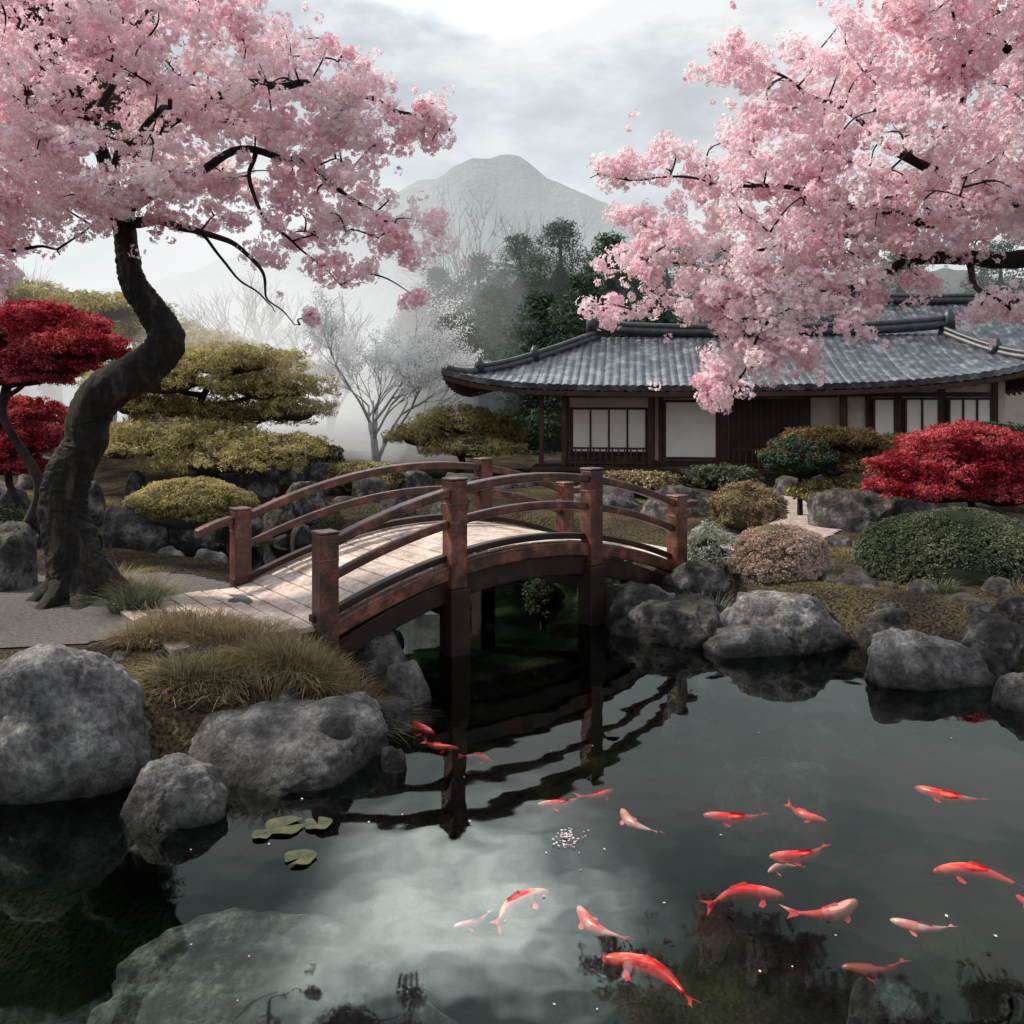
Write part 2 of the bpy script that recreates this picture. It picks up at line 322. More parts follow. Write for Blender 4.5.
# ------------------------------------------------------------ rocks
def rock(u0,u1,vt,vb,z=None,dr=.8,mat=None,seed=None,name="boulder",label="rounded grey boulder on the pond bank",group=None,sub=5,sink=.15,facets=7,hh=None,round_=.65):
    z0=0.0 if z is None else z
    Yf=F*(H-z0)/(vb-CY); w=(u1-u0)*Yf/F; dep=w*dr; Yc=Yf+dep*.45; w=(u1-u0)*Yc/F
    x=((u0+u1)/2-512)*Yc/F; zt=H-(vt-CY)*(Yc+dep*.1)/F; hgt=hh or max(.08,zt-z0)
    return rock_at(x,Yc,z0,w,dep,hgt,mat,seed,name,label,group,sub,sink,facets,round_)
def rock_at(x,y,z0,w,dep,hgt,mat=None,seed=None,name="boulder",label="",group=None,sub=5,sink=.15,facets=7,round_=.66):
    seed=seed if seed is not None else random.random()*100; rs=random.Random(seed)
    bm=bmesh.new(); bmesh.ops.create_icosphere(bm,subdivisions=sub,radius=1)
    pl=[]
    for k in range(facets):
        n=Vector((rs.gauss(0,1),rs.gauss(0,1),rs.gauss(0.2,.8))).normalized(); pl.append((n,rs.uniform(.6,.88)))
    pl.append((Vector((rs.uniform(-.2,.2),rs.uniform(-.2,.2),1)).normalized(),.74))
    sv=Vector((seed,seed*1.7,0)); zmaxv=-9;xm=0;ym=0
    for v in bm.verts:
        p=v.co.copy(); p*=1+.26*mnoise.noise(p*1.2+sv)
        for n,d in pl:
            e=p.dot(n)-d
            if e>0: p-=n*e*round_
        p*=1+.085*mnoise.fractal(p*2.6+sv,.8,2.1,7 if sub>4 else 4)-.03*max(0,1-abs(mnoise.noise(p*1.6+sv*2))/.06)
        v.co=p; zmaxv=max(zmaxv,p.z); xm=max(xm,abs(p.x)); ym=max(ym,abs(p.y))
    tot=hgt+sink+.1
    for v in bm.verts:
        p=v.co; p.x*=w/2/xm; p.y*=dep/2/ym; zz=max(p.z/zmaxv,-.55); p.z=(zz+.55)/1.55*tot-(sink+.1)
    for f in bm.faces: f.smooth=True
    me=bpy.data.meshes.new(name); bm.to_mesh(me); bm.free(); me.materials.append(mat or M_rock)
    o=bpy.data.objects.new(name,me); o.location=(x,y,z0); link(o); tag(o,label,"rock",group); return o
rock(-70,168,630,806,None,.85,M_rock,3,label="very large smooth grey boulder standing at the water",sub=6,round_=.4,facets=5)
rock(124,240,738,830,None,.85,M_rock,8,label="small rounded dark grey boulder in the water",sub=6,round_=.45,facets=5,hh=.27)
rock(176,396,684,794,None,.85,M_rock,27,label="broad flat-topped grey boulder at the water",facets=9,sub=6,hh=.33,round_=.8)
rock(150,240,650,712,.05,.8,M_rock2,31,label="dark stone among dry grass tufts")
rock(846,1001,630,692,None,.6,M_rock,12,label="wide low grey boulder on the shore",sub=6,round_=.75)
rock(990,1060,668,712,None,.7,M_rock,14,label="grey boulder at the water's edge")
rock(710,868,588,656,None,.7,M_rock,15,label="large grey boulder with pale top on the shore",facets=10,sub=6,round_=.85)
rock(608,745,596,648,None,.75,M_rock2,16,label="dark angular boulder beside the bridge foot",facets=10,sub=6,round_=.85)
rock(602,690,582,630,None,.6,M_rock2,17,label="dark boulder under the bridge end",facets=9)
rock(690,825,620,657,None,.5,M_rock,18,label="low grey stone at the waterline",facets=9)
rock(848,945,602,650,.0,.7,M_rock2,19,label="grey stone on the shore below the clipped bush",round_=.8)
rock(940,1040,612,668,.05,.6,M_rock2,61,label="dark stone under the clipped bush",facets=9)
rock(800,905,568,608,.2,.7,M_rock2,62,label="flat brown stone on the bank",facets=9,round_=.85)
rock(655,735,560,592,.25,.6,M_rock2,63,label="dark stone at the bridge foot",facets=9)
rock(590,640,582,622,None,.7,M_rock2,20,label="small dark stone under the bridge")
rock(350,420,655,700,.0,.7,M_rock2,22,label="small dark stone beneath dry grass")
rock(380,410,745,782,-.05,.8,M_rock2,23,label="small dark stone in the shallows",sub=4)
rock(800,900,487,532,.42,.7,M_rock2,24,label="dark blue-grey boulder by the stone path",round_=.8)
rock(770,830,472,500,.5,.7,M_rock2,25,label="dark boulder in front of the house")
rock(640,720,484,520,.45,.7,M_rock2,26,label="dark boulder near the veranda")
rock(560,640,484,508,.5,.6,M_rock2,27,label="dark stone near the veranda")
rock(-40,40,520,590,.4,.8,M_rock2,28,label="dark brown boulder at the foot of the cherry")
MR=[(100,165,505,545),(160,215,500,540),(205,262,488,528),(20,75,455,495),(60,110,480,512),(245,310,450,492),(300,352,462,496),(350,392,475,503),(395,440,468,497),(440,490,472,497),(490,540,474,492),(-30,30,480,520),(262,300,497,522),(320,380,495,518),(120,150,470,500),(-10,60,440,470),(180,250,455,480),(380,420,490,512),(430,470,493,512),(225,280,470,500),(285,330,480,508),(700,760,520,545),(740,790,505,525),(880,960,495,530)]
for i,(a,b_,c,d) in enumerate(MR):
    rock(a,b_,c,d,.3 if d>515 else .5,.8,M_rock2,40+i,label="dark mossy garden stone on the far bank",group="stones along the far bank",sub=4,facets=9)
ps=[]
for i in range(2,22):
    a=Vector(POND[i]);b_=Vector(POND[(i+1)%len(POND)]); n=max(1,int((b_-a).length/.36))
    for k in range(n): ps.append(a.lerp(b_,(k+random.random()*.6)/n))
for p in ps:
    w=random.uniform(.22,.55)
    if p.y<5.2: continue
    rock_at(p.x+random.uniform(-.1,.1),p.y+random.uniform(-.1,.1),-.02,w,w*random.uniform(.7,1),random.uniform(.12,.3)*(w/.35),random.choice([M_rock,M_rock2,M_rock2]),None,"shore_stone","dark wet stone edging the pond","stones edging the pond",4,.12,7)
for i in range(60):
    x=random.uniform(2.2,6.4); y=random.uniform(6.6,10.8)
    if sdist(np.array([x]),np.array([y]))[0]<.3: continue
    w=random.uniform(.15,.6); rock_at(x,y,g1(x,y)-.02,w,w*.8,random.uniform(.04,.16),M_rock2,None,"bank_stone","flat stone bedded in the mossy bank","stones bedded in the bank",4,.1,7)
for i in range(22):
    x=random.uniform(-4.5,-1.2); y=random.uniform(5.1,6.4)
    if sdist(np.array([x]),np.array([y]))[0]<.15: continue
    w=random.uniform(.1,.35); rock_at(x,y,g1(x,y)-.02,w,w*.8,random.uniform(.04,.12),M_rock2,None,"bank_stone","flat stone bedded in the mossy bank","stones bedded in the bank",4,.1,7)
for (u,v,w,dd,t,mm,fa) in [(770,762,1.0,.7,-.2,M_under,7),(690,672,.5,.4,-.12,M_under,7),(285,945,1.8,1.05,-.11,M_under,14),(885,972,.6,.4,-.2,M_under,7),(830,700,.8,.5,-.16,M_under,7)]:
    p=flat(u,v,t); rock_at(p.x,p.y,-.65,w,dd,.65+t,mm,5 if w>1.5 else None,"submerged_stone","dark mottled stone lying under the pond water","stones under the water",5,.1,fa,.9 if w>1.5 else .66)

# ------------------------------------------------------------ bridge
A0=Vector((-1.52,6.72,0)); D0=Vector((1.72,9.25,0)); UU=(D0-A0); LB=UU.length; UU.normalize(); NN=Vector((-UU.y,UU.x,0)); WB=1.62
def dz(s):
    t=2*s/LB-1; return max(.44+.42*(1-t*t),.445)
def bp_(s,off,h=0): p=A0+UU*s+NN*off; return Vector((p.x,p.y,dz(s)+h))
br=empty("footbridge",A0+UU*LB/2+NN*WB/2); tag(br,"arched red-brown wooden footbridge with railings over the pond","bridge"); BO=-br.location
def fin(mb,name,mat,bevel=.01,smooth=False):
    mb.V=[v+BO for v in mb.V]; return mb.make(name,mat,br,smooth,bevel)
mb=MB(); s=-1.15
while s<LB+.55:
    w=.135+.012*random.random(); j=random.uniform(-.015,.015)
    p=[bp_(s,-.06+j,0),bp_(s+w,-.06+j,0),bp_(s+w,WB+.06+j,0),bp_(s,WB+.06+j,0)]
    zz=random.uniform(-.005,.005); b0=len(mb.V)
    for dzz in(-.045,0):
        for q in p: mb.V.append(q+Vector((0,0,dzz+zz)))
    for f in((0,3,2,1),(4,5,6,7),(0,1,5,4),(1,2,6,5),(2,3,7,6),(3,0,4,7)): mb.F.append(tuple(b0+i for i in f))
    s+=w+.014
fin(mb,"deck",M_deck,.006)
def arc(off,h,s0,s1,n=40,extra=0):
    out=[]
    for i in range(n+1):
        s=s0+(s1-s0)*i/n; p=bp_(s,off,h)
        if extra: p.z-=extra*(2*s/LB-1)**2
        out.append(p)
    return out
for off in(-.1,WB+.1):
    fin(MB().sweep(arc(off,-.07,-.05,LB+.1),.08,.13,NN),"beam",M_red,.012)
    fin(MB().sweep(arc(off+(.06 if off<0 else -.06),-.23,-.05,LB+.1,40,.06),.12,.19,NN),"lower_beam",M_redd,.012)
    fin(MB().sweep(arc(off+(.05 if off<0 else -.05),.05,-.1,LB+.15),.09,.06,NN),"curb",M_redd,.012)
SP=[0,1.22,2.85,LB]
PH=.71
def post(s,off,pier):
    o=bp_(s,off); w=.08
    Mx=Matrix.Translation((o.x,o.y,0))@Matrix(((UU.x,NN.x,0,0),(UU.y,NN.y,0,0),(0,0,1,0),(0,0,0,1)))
    m=MB().box(-w,w,-w,w,o.z-.22,o.z+PH,Mx)
    m.box(-w-.007,w+.007,-w-.007,w+.007,o.z+PH+.002,o.z+PH+.024,Mx)
    m.box(-w-.004,w+.004,-w-.004,w+.004,o.z+.5,o.z+.52,Mx)
    fin(m,"post",M_red,.014)
    if pier: fin(MB().box(-.1,.1,-.1,.1,-.7,o.z-.222,Mx),"pier",M_redd,.014)
for off in(-.1,WB+.1):
    idx=[0,1,2,3] if off<0 else [0,2,3]
    for i in idx: post(SP[i],off,i in(1,2))
    if off>0:
        Mx=Matrix.Translation((bp_(SP[1],off).x,bp_(SP[1],off).y,0))@Matrix(((UU.x,NN.x,0,0),(UU.y,NN.y,0,0),(0,0,1,0),(0,0,0,1)))
        fin(MB().box(-.1,.1,-.1,.1,-.7,dz(SP[1])-.332,Mx),"pier",M_redd,.014)
    for h,hh,ww in((.62,.078,.115),(.35,.078,.06)):
        for a_,b2 in zip(idx[:-1],idx[1:]):
            a=SP[a_]+.082;b_=SP[b2]-.082
            fin(MB().sweep(arc(off,h,a,b_,20),ww,hh,NN),"handrail" if h>.5 else "rail",M_red,.014)
        for (a,b_) in((-.42,-.082),(LB+.082,LB+.3)):
            if h>.5 and (a>0 or off>0):
                pts=arc(off,h,a,b_,6)
                if a<0:
                    for q_i,q in enumerate(pts): q.z-=.10*((6-q_i)/6)**1.5
                fin(MB().sweep(pts,ww,hh,NN),"handrail",M_red,.014)
for s in(SP[1],SP[2]):
    a=bp_(s,0,-.42); Mx=Matrix.Translation((a.x,a.y,a.z))@Matrix(((UU.x,NN.x,0,0),(UU.y,NN.y,0,0),(0,0,1,0),(0,0,0,1)))
    fin(MB().box(-.06,.06,.015,WB-.015,-.06,.06,Mx),"cross_beam",M_redd,.01)

# ------------------------------------------------------------ house
house=empty("house",(4.5,18,.65)); tag(house,"low Japanese timber house with long curved dark-tiled roof","house"); HO=-Vector(house.location)
def hpart(mb,name,mat,bevel=0,parent=None,smooth=False):
    mb.V=[v+HO for v in mb.V]; return mb.make(name,mat,parent or house,smooth,bevel)
def hip_roof(x0,x1,y0,y1,ze,zr,rx0,rx1,up=.3,upr=None,wr=1.0,rib=.16):
    upr=up if upr is None else upr
    st=.035; gx=np.arange(x0,x1+st/2,st); gy=np.arange(y0,y1+st/2,st); A,B=np.meshgrid(gx,gy); yc=(y0+y1)/2; hd=(y1-y0)/2
    df=np.minimum(B-y0,y1-B)/hd; ds=np.minimum((A-x0)/(rx0-x0),(x1-A)/(x1-rx1))
    t=np.clip(np.minimum(df,ds),0,1); z=ze+(zr-ze)*(t**1.25*.75+t*.25)
    front=df<ds; cr=np.where(front,A,B); row=np.where(front,df*hd,ds*(rx0-x0))
    z+=.028*np.abs(np.sin(np.pi*cr/rib))**.7 + .014*((row/.24)%1)
    cy=np.minimum(B-y0,y1-B)
    z+=(up*np.exp(-(A-x0)/1.0)+upr*np.exp(-(x1-A)/wr))*np.exp(-cy/.9)
    P=np.stack([A,B,z],-1).reshape(-1,3)+np.array(HO); I=np.arange(A.size).reshape(A.shape); Q=np.stack([I[:-1,:-1],I[:-1,1:],I[1:,1:],I[1:,:-1]],-1).reshape(-1,4)
    o=mesh_np("roof",P,Q,M_tile,house,False); md=o.modifiers.new("thick","SOLIDIFY"); md.thickness=.11; md.offset=-1
    T=lambda p:p+HO
    mb=MB()
    def zz(x,y):
        df=min(y-y0,y1-y)/hd; ds=min((x-x0)/(rx0-x0),(x1-x)/(x1-rx1)); t=max(0,min(1,min(df,ds)))
        return ze+(zr-ze)*(t**1.25*.75+t*.25)+(up*math.exp(-(x-x0)/1.0)+upr*math.exp(-(x1-x)/wr))*math.exp(-min(y-y0,y1-y)/.9)
    n=20
    rp=[T(Vector((rx0-.15+(rx1-rx0+.3)*i/n,yc,zr+.1+.14*abs(2*i/n-1)**3))) for i in range(n+1)]
    mb.tube(rp,[.10]*len(rp),8); mb.tube([p+Vector((0,0,.12)) for p in rp],[.07]*len(rp),8)
    for p in(rp[0],rp[-1]): mb.tube([p+Vector((0,0,-.12)),p+Vector((0,0,.16)),p+Vector((0,0,.3))],[.13,.12,.05],8)
    for (cx_,rx_) in((x0,rx0),(x1,rx1)):
        for cy_ in(y0,y1):
            pts=[]
            for i in range(n+1):
                f=.02+i/n*.98; x=cx_+(rx_-cx_)*f; y=cy_+(yc-cy_)*f; pts.append(T(Vector((x,y,zz(x,y)+.05))))
            mb.tube(pts,[.08]*len(pts),8); mb.tube([p+Vector((0,0,.1)) for p in pts[4:]],[.055]*(n-3),8)
            for q in(4,11): mb.tube([pts[q]+Vector((0,0,-.02)),pts[q]+Vector((0,0,.17)),pts[q]+Vector((0,0,.28))],[.11,.09,.03],8)
    mb.make("roof_ridge",M_ridge,o,True)
    mb=MB()
    def raf(xa,xb,ya,yb):
        mb.box(xa,xb,ya,yb,0,0); b0=len(mb.V)-8
        for q in range(8):
            v=mb.V[b0+q]; v.z=zz(v.x,v.y)-.125-(.09 if q<4 else 0)
    x=x0+.15
    while x<x1-.1: raf(x,x+.07,y0+.03,y0+.9); x+=.26
    y=y0+.15
    while y<y1-.1:
        raf(x0+.03,x0+1.1,y,y+.07); raf(x1-1.1,x1-.03,y,y+.07); y+=.26
    for i in range(90):
        xa=x0+.02+(x1-x0-.04)*i/90; xb=x0+.02+(x1-x0-.04)*(i+1)/90; b0=len(mb.V)
        for dd in(-.2,-.115):
            for (xx_,yy_) in((xa,y0+.005),(xb,y0+.005),(xb,y0+.028),(xa,y0+.028)): mb.V.append(Vector((xx_,yy_,zz(xx_,yy_)+dd)))
        for f in((0,3,2,1),(4,5,6,7),(0,1,5,4),(2,3,7,6)): mb.F.append(tuple(b0+k for k in f))
    mb.V=[T(v) for v in mb.V]; mb.make("rafters",M_timber,o)
    return o
hip_roof(-1.55,10.0,16.7,22.1,2.50,3.62,1.4,8.6,.36,.7,1.5)
hip_roof(5.5,15,21.5,26.5,3.4,4.75,8,13,.5)
def wallbox(name,mat,l,parent=None,bevel=0):
    mb=MB()
    for q in l: mb.box(*q)
    return hpart(mb,name,mat,bevel,parent)
wallbox("foundation",M_found,[(.1,9.2,17.55,21.2,.2,.82)],bevel=.02)
wallbox("wall",M_plaster,[(.8,6.2,18.0,21,.822,2.75)])
wallbox("wall",M_plaster,[(6.202,9.2,17.8,20.9,.822,2.9)])
wallbox("wall",M_plaster,[(7,14,22.5,25.6,.6,3.6)])
wallbox("veranda",M_timber,[(.15,6.0,17.15,17.995,.84,.93)],bevel=.01)
for x in(.35,.8): wallbox("veranda_post",M_timber,[(x-.045,x+.045,17.2,17.29,.94,2.6)],bevel=.006)
wallbox("veranda_post",M_timber,[(2.45,2.54,17.2,17.29,.94,2.58)],bevel=.006)
wallbox("veranda_post",M_timber,[(6.05,6.14,17.2,17.29,.84,2.58)],bevel=.006)
fr_=[]
for x in(.8,2.55,2.72,3.9,4.0,5.6): fr_.append((x-.05,x+.05,17.93,17.99,.94,2.7))
fr_+= [(.85,6.15,17.94,17.985,2.30,2.38),(.85,6.15,17.945,17.985,.94,1.02)]
for x in(6.25,6.7,7.25,8.05,9.0): fr_.append((x-.05,x+.05,17.73,17.79,.84,2.85))
fr_+= [(6.3,8.95,17.74,17.785,2.32,2.4),(6.3,8.95,17.745,17.785,1.0,1.08)]
wallbox("timber_frame",M_timber,fr_)
def window(x0,x1,z0,z1,y,cols,rows):
    w=wallbox("window",M_timber,[(x0-.045,x1+.045,y-.012,y+.03,z0-.05,z1+.05)])
    wallbox("pane",M_paper,[(x0,x1,y-.022,y-.014,z0,z1)],parent=w)
    l=[]
    for i in range(cols+1):
        x=x0+(x1-x0)*i/cols; l.append((x-.02,x+.02,y-.04,y-.0235,z0,z1))
    for i in range(1,rows):
        z=z0+(z1-z0)*i/rows; l.append((x0,x1,y-.036,y-.0235,z-.012,z+.012))
    wallbox("frame",M_timber,l,parent=w)
window(.92,2.42,1.2,2.05,17.90,4,1)
wallbox("wall",M_timber,[(.86,2.5,17.95,17.992,1.03,1.15)])
window(2.8,3.82,1.1,2.2,17.90,1,1)
window(6.78,7.16,1.35,2.25,17.70,1,1)
window(7.36,7.96,1.35,2.25,17.70,2,1)
window(8.15,8.9,1.35,2.25,17.70,3,1)
d=wallbox("door",M_timber,[(4.07,5.55,17.9,17.925,.94,2.28)])
l=[]; x=4.1
while x<5.5: l.append((x,x+.035,17.865,17.898,1.0,2.25)); x+=.11
wallbox("lattice",M_redd,l,parent=d)
for (xa,xb) in((.9,2.4),(4.05,5.5)):
    l=[(xa,xb,17.18,17.22,1.28,1.32),(xa,xb,17.18,17.22,1.0,1.03)]
    x=xa
    while x<xb: l.append((x,x+.03,17.19,17.21,.94,1.279)); x+=.12
    wallbox("balustrade",M_timber,l)
house.location=(4.80,17.1,.60); house.rotation_euler=(0,0,math.radians(-8))

# ------------------------------------------------------------ cherry trees
def branchset(limbs,per=7,sides=8,rough=.0):
    mb=MB(); pts=[]
    for L_ in limbs:
        P=[Vector(p[:3]) for p in L_]; R=[p[3]*.82 for p in L_]; pp,rr=spline(P,R,per)
        jj=[p+Vector([mnoise.noise(p*2.5+Vector((k*7,0,0)))*.09 for k in range(3)]) if 0<i<len(pp)-1 else p for i,p in enumerate(pp)]
        mb.tube(jj,rr,sides,rough); pts+=jj
    return mb,pts
def S(u,v,Y,r): p=site(u,v,Y); return (p.x,p.y,p.z,r)
def cherry(name,trunk,limbs,masses,label,cr=.112,k=3.6,per=50,fs=.025,gap=.17,tw=.26):
    base=Vector(trunk[0][:3]); root=empty(name,base); tag(root,label,"tree"); off=-base
    P=[Vector(p[:3]) for p in trunk]; R=[p[3] for p in trunk]; pp,rr=spline(P,R,20)
    mb=MB().tube(pp,rr,64,.13)
    for a in range(8):
        an=a*.8+.3; r0=R[0]*.95; q=[base+Vector((math.cos(an)*r0*.3,math.sin(an)*r0*.3,.36)),base+Vector((math.cos(an)*r0*1.05,math.sin(an)*r0*1.0,.09)),base+Vector((math.cos(an)*r0*2.1,math.sin(an)*r0*2.1,-.1))]
        p2,r2=spline(q,[r0*.42,r0*.3,r0*.1],8); mb.tube(p2,r2,14,.2)
    mb.V=[v+off for v in mb.V]; mb.make("trunk",M_bark,root,True)
    mb,pts=branchset(limbs,9,10,.12)
    pa=np.array([tuple(p) for p in pts]); allp=[]
    for (u,v,Y,ru,rv,rd) in masses:
        c=np.array(site(u,v,Y)); rx,rz=ru*Y/F,rv*Y/F; n=int(k*ru*rv/196)+3
        d=unit(n)*RNG.uniform(.25,1,(n,1))**.45; p=c+d*np.array([rx,rd,rz])
        q=np.sin(p[:,0]*4.1+1.3*p[:,2])*np.sin(p[:,1]*2.7-p[:,2]*3.1)+.6*np.sin(p[:,2]*6.3+p[:,0]*2.1)*np.sin(p[:,0]*7.7)
        allp.append(p[q<(1-gap)])
    CP=np.concatenate(allp)
    order=RNG.permutation(len(CP))[:int(len(CP)*tw)]; nodes=pa.copy()
    for i in order:
        c=CP[i]; dd=np.linalg.norm(nodes-c,axis=1)+(nodes[:,2]>c[2]+.3)*.3; j=int(np.argmin(dd)); a=Vector(nodes[j]); b_=Vector(c)
        if (b_-a).length>1.6: continue
        mid=a.lerp(b_,.5)+Vector((random.uniform(-.08,.08),random.uniform(-.08,.08),random.uniform(0,.12)*(b_-a).length+.02))
        p2,r2=spline([a,mid,b_],[.011,.007,.003],4); mb.tube(p2,r2,5)
        nodes=np.concatenate([nodes,np.array([tuple(p2[2]),tuple(p2[4]),tuple(p2[6])])])
    mb.V=[v+off for v in mb.V]; mb.make("branches",M_bark,root,True)
    C,Nn=fill(CP,cr,per,.85)
    loose=CP[RNG.permutation(len(CP))[:len(CP)//2]]+RNG.normal(0,.15,(len(CP)//2,3)); C2,N2=fill(loose,.05,9,1.0)
    C=np.concatenate([C,C2]); Nn=np.concatenate([Nn,N2]); Nn=nrmz(Nn+RNG.normal(0,.35,Nn.shape))
    V,Q=flowers(C,Nn,fs); mesh_np("crown",V+np.array(off),Q,L_pink,root)
    print(name,"flowers",len(C)); return root
trk=[S(84,606,7.8,.34),S(80,580,7.8,.265),S(71,545,7.8,.22),S(62,508,7.8,.205),S(70,472,7.8,.19),S(86,442,7.8,.18),S(90,415,7.8,.185),S(108,390,7.8,.19),S(144,368,7.8,.185),S(166,342,7.8,.165),S(153,312,7.8,.135),S(134,283,7.8,.115),S(127,250,7.8,.10),S(123,210,7.8,.09)]
limbs=[[S(123,212,7.8,.10),S(104,172,7.75,.085),S(90,132,7.6,.065),S(72,92,7.4,.05),S(45,58,7.2,.03),S(20,20,7.1,.015)],
[S(92,140,7.6,.055),S(100,95,7.7,.045),S(125,50,7.9,.03),S(150,0,8,.02),S(160,-50,8,.01)],
[S(120,225,7.8,.08),S(75,198,7.6,.06),S(25,205,7.3,.045),S(-40,190,7,.03),S(-120,150,6.8,.015)],
[S(70,92,7.4,.05),S(40,100,7.2,.045),S(0,80,7,.03),S(-60,60,6.9,.02)],
[S(127,218,7.8,.07),S(180,228,7.6,.042),S(225,240,7.5,.028),S(258,270,7.4,.018),S(268,300,7.35,.01),S(300,325,7.3,.005)],
[S(125,205,7.8,.07),S(200,165,7.8,.05),S(262,150,7.8,.04),S(330,185,7.7,.028),S(395,232,7.6,.012)],
[S(123,212,7.8,.08),S(165,130,7.8,.06),S(255,85,7.7,.045),S(350,95,7.6,.03),S(450,130,7.6,.01)],
[S(255,150,7.8,.03),S(258,205,7.6,.02),S(295,240,7.5,.014),S(340,285,7.5,.006)],[S(200,232,7.6,.02),S(240,280,7.5,.012),S(275,312,7.4,.005)],
[S(0,248,7.3,.03),S(-60,225,7.2,.04),S(-100,160,7,.03)],[S(60,255,7.2,.008),S(20,247,7.3,.02),S(0,248,7.3,.03)],
[S(165,130,7.8,.05),S(180,90,8.3,.035),S(220,40,8.7,.02)],[S(110,180,7.7,.05),S(140,130,7.0,.035),S(170,100,6.5,.02)]]
masses=[(50,40,7.2,110,80,1.1),(170,60,7.5,105,70,1.1),(285,105,7.6,95,45,.7),(375,118,7.6,65,44,.45),(435,128,7.6,26,20,.2),(235,155,7.8,115,48,.8),(95,175,7.0,100,38,.8),(-10,130,7,80,100,1),(405,235,7.6,62,26,.35),(345,195,7.6,70,32,.5),(20,235,7.2,50,32,.5),(-120,60,7.5,120,110,1.4),(-10,280,7.1,26,20,.25),(340,270,7.5,38,14,.2),(145,-40,7.8,120,50,1.2),(205,205,7.6,95,26,.4),(305,60,7.8,60,24,.5),(250,30,7.9,40,22,.5),(412,298,7.6,9,6,.08),(305,318,7.3,12,8,.1),(270,255,7.5,20,10,.2),(300,235,7.6,36,12,.3),(75,215,7.1,60,18,.4)]
cherry("cherry_tree",trk,limbs,masses,"pink blossoming cherry tree with dark twisting trunk beside the bridge")
g0=g1(6.6,8.0)
trk=[(6.7,8.0,g0-.05,.42),(6.55,8.0,g0+.5,.3),(6.3,7.9,1.9,.24),(6.0,7.8,2.6,.22),(5.9,7.7,3.3,.2),(6.1,7.7,4.2,.17),(6.0,7.8,5.2,.12)]
limbs=[[(5.95,7.7,3.3,.15),S(1090,262,7.6,.12),S(1024,256,7.6,.10),S(960,262,7.6,.08),S(905,264,7.6,.06),S(870,282,7.6,.042),S(815,298,7.6,.03),S(765,335,7.4,.018),S(725,392,7.3,.006)],
[(6.05,7.7,3.9,.12),S(1060,210,7.6,.09),S(975,185,7.6,.07),S(905,158,7.8,.05),S(850,115,8,.03),S(790,85,8.1,.018),S(720,55,8.1,.006)],
[S(1010,195,7.6,.07),S(930,215,7.6,.05),S(850,205,7.8,.035),S(770,190,7.9,.025),S(690,178,8.1,.016),S(590,178,8.2,.005)],
[S(905,264,7.6,.04),S(880,235,7.7,.03),S(800,240,7.8,.022),S(720,260,7.9,.015),S(640,262,8,.006)],
[S(905,158,7.8,.04),S(960,110,7.6,.035),S(965,60,7.5,.025),S(950,0,7.4,.01)],
[(6.1,7.7,4.3,.1),S(1100,120,7.7,.07),S(1030,70,7.6,.05),S(980,20,7.4,.03)],
[S(960,262,7.6,.04),S(985,290,7.3,.025),S(1010,310,7.2,.01)],[S(815,298,7.6,.02),S(740,300,7.8,.012),S(640,312,8,.005)]]
masses=[(890,60,8,95,58,1.1),(800,85,8.1,78,42,.8),(725,62,8.1,36,22,.3),(690,165,8.1,75,28,.5),(605,172,8.2,36,14,.2),(790,150,8,80,48,.8),(880,165,7.6,100,60,1.1),(1000,120,7.5,90,110,1.2),(960,215,7.4,95,36,.8),(770,215,7.9,105,38,.7),(670,255,8,80,30,.45),(710,285,7.9,70,28,.35),(800,270,7.6,74,34,.45),(752,332,7.5,50,30,.3),(742,362,7.4,34,22,.25),(720,388,7.3,32,18,.2),(792,352,7.4,36,20,.2),(618,310,8,40,12,.15),(872,322,7.2,32,16,.15),(1005,308,7.3,38,15,.2),(990,20,7.4,100,60,1.1),(925,-20,7.6,80,40,1),(1100,150,7.6,80,110,1.2),(1100,20,7.6,80,80,1.2),(640,215,8.1,32,12,.15),(850,240,7.7,70,30,.4),(735,305,7.6,60,28,.3),(900,288,7.4,44,16,.2),(940,240,7.3,60,18,.4),(840,300,7.4,50,18,.25)]
cherry("cherry_tree",trk,limbs,masses,"pink blossoming cherry tree reaching out over the house roof")

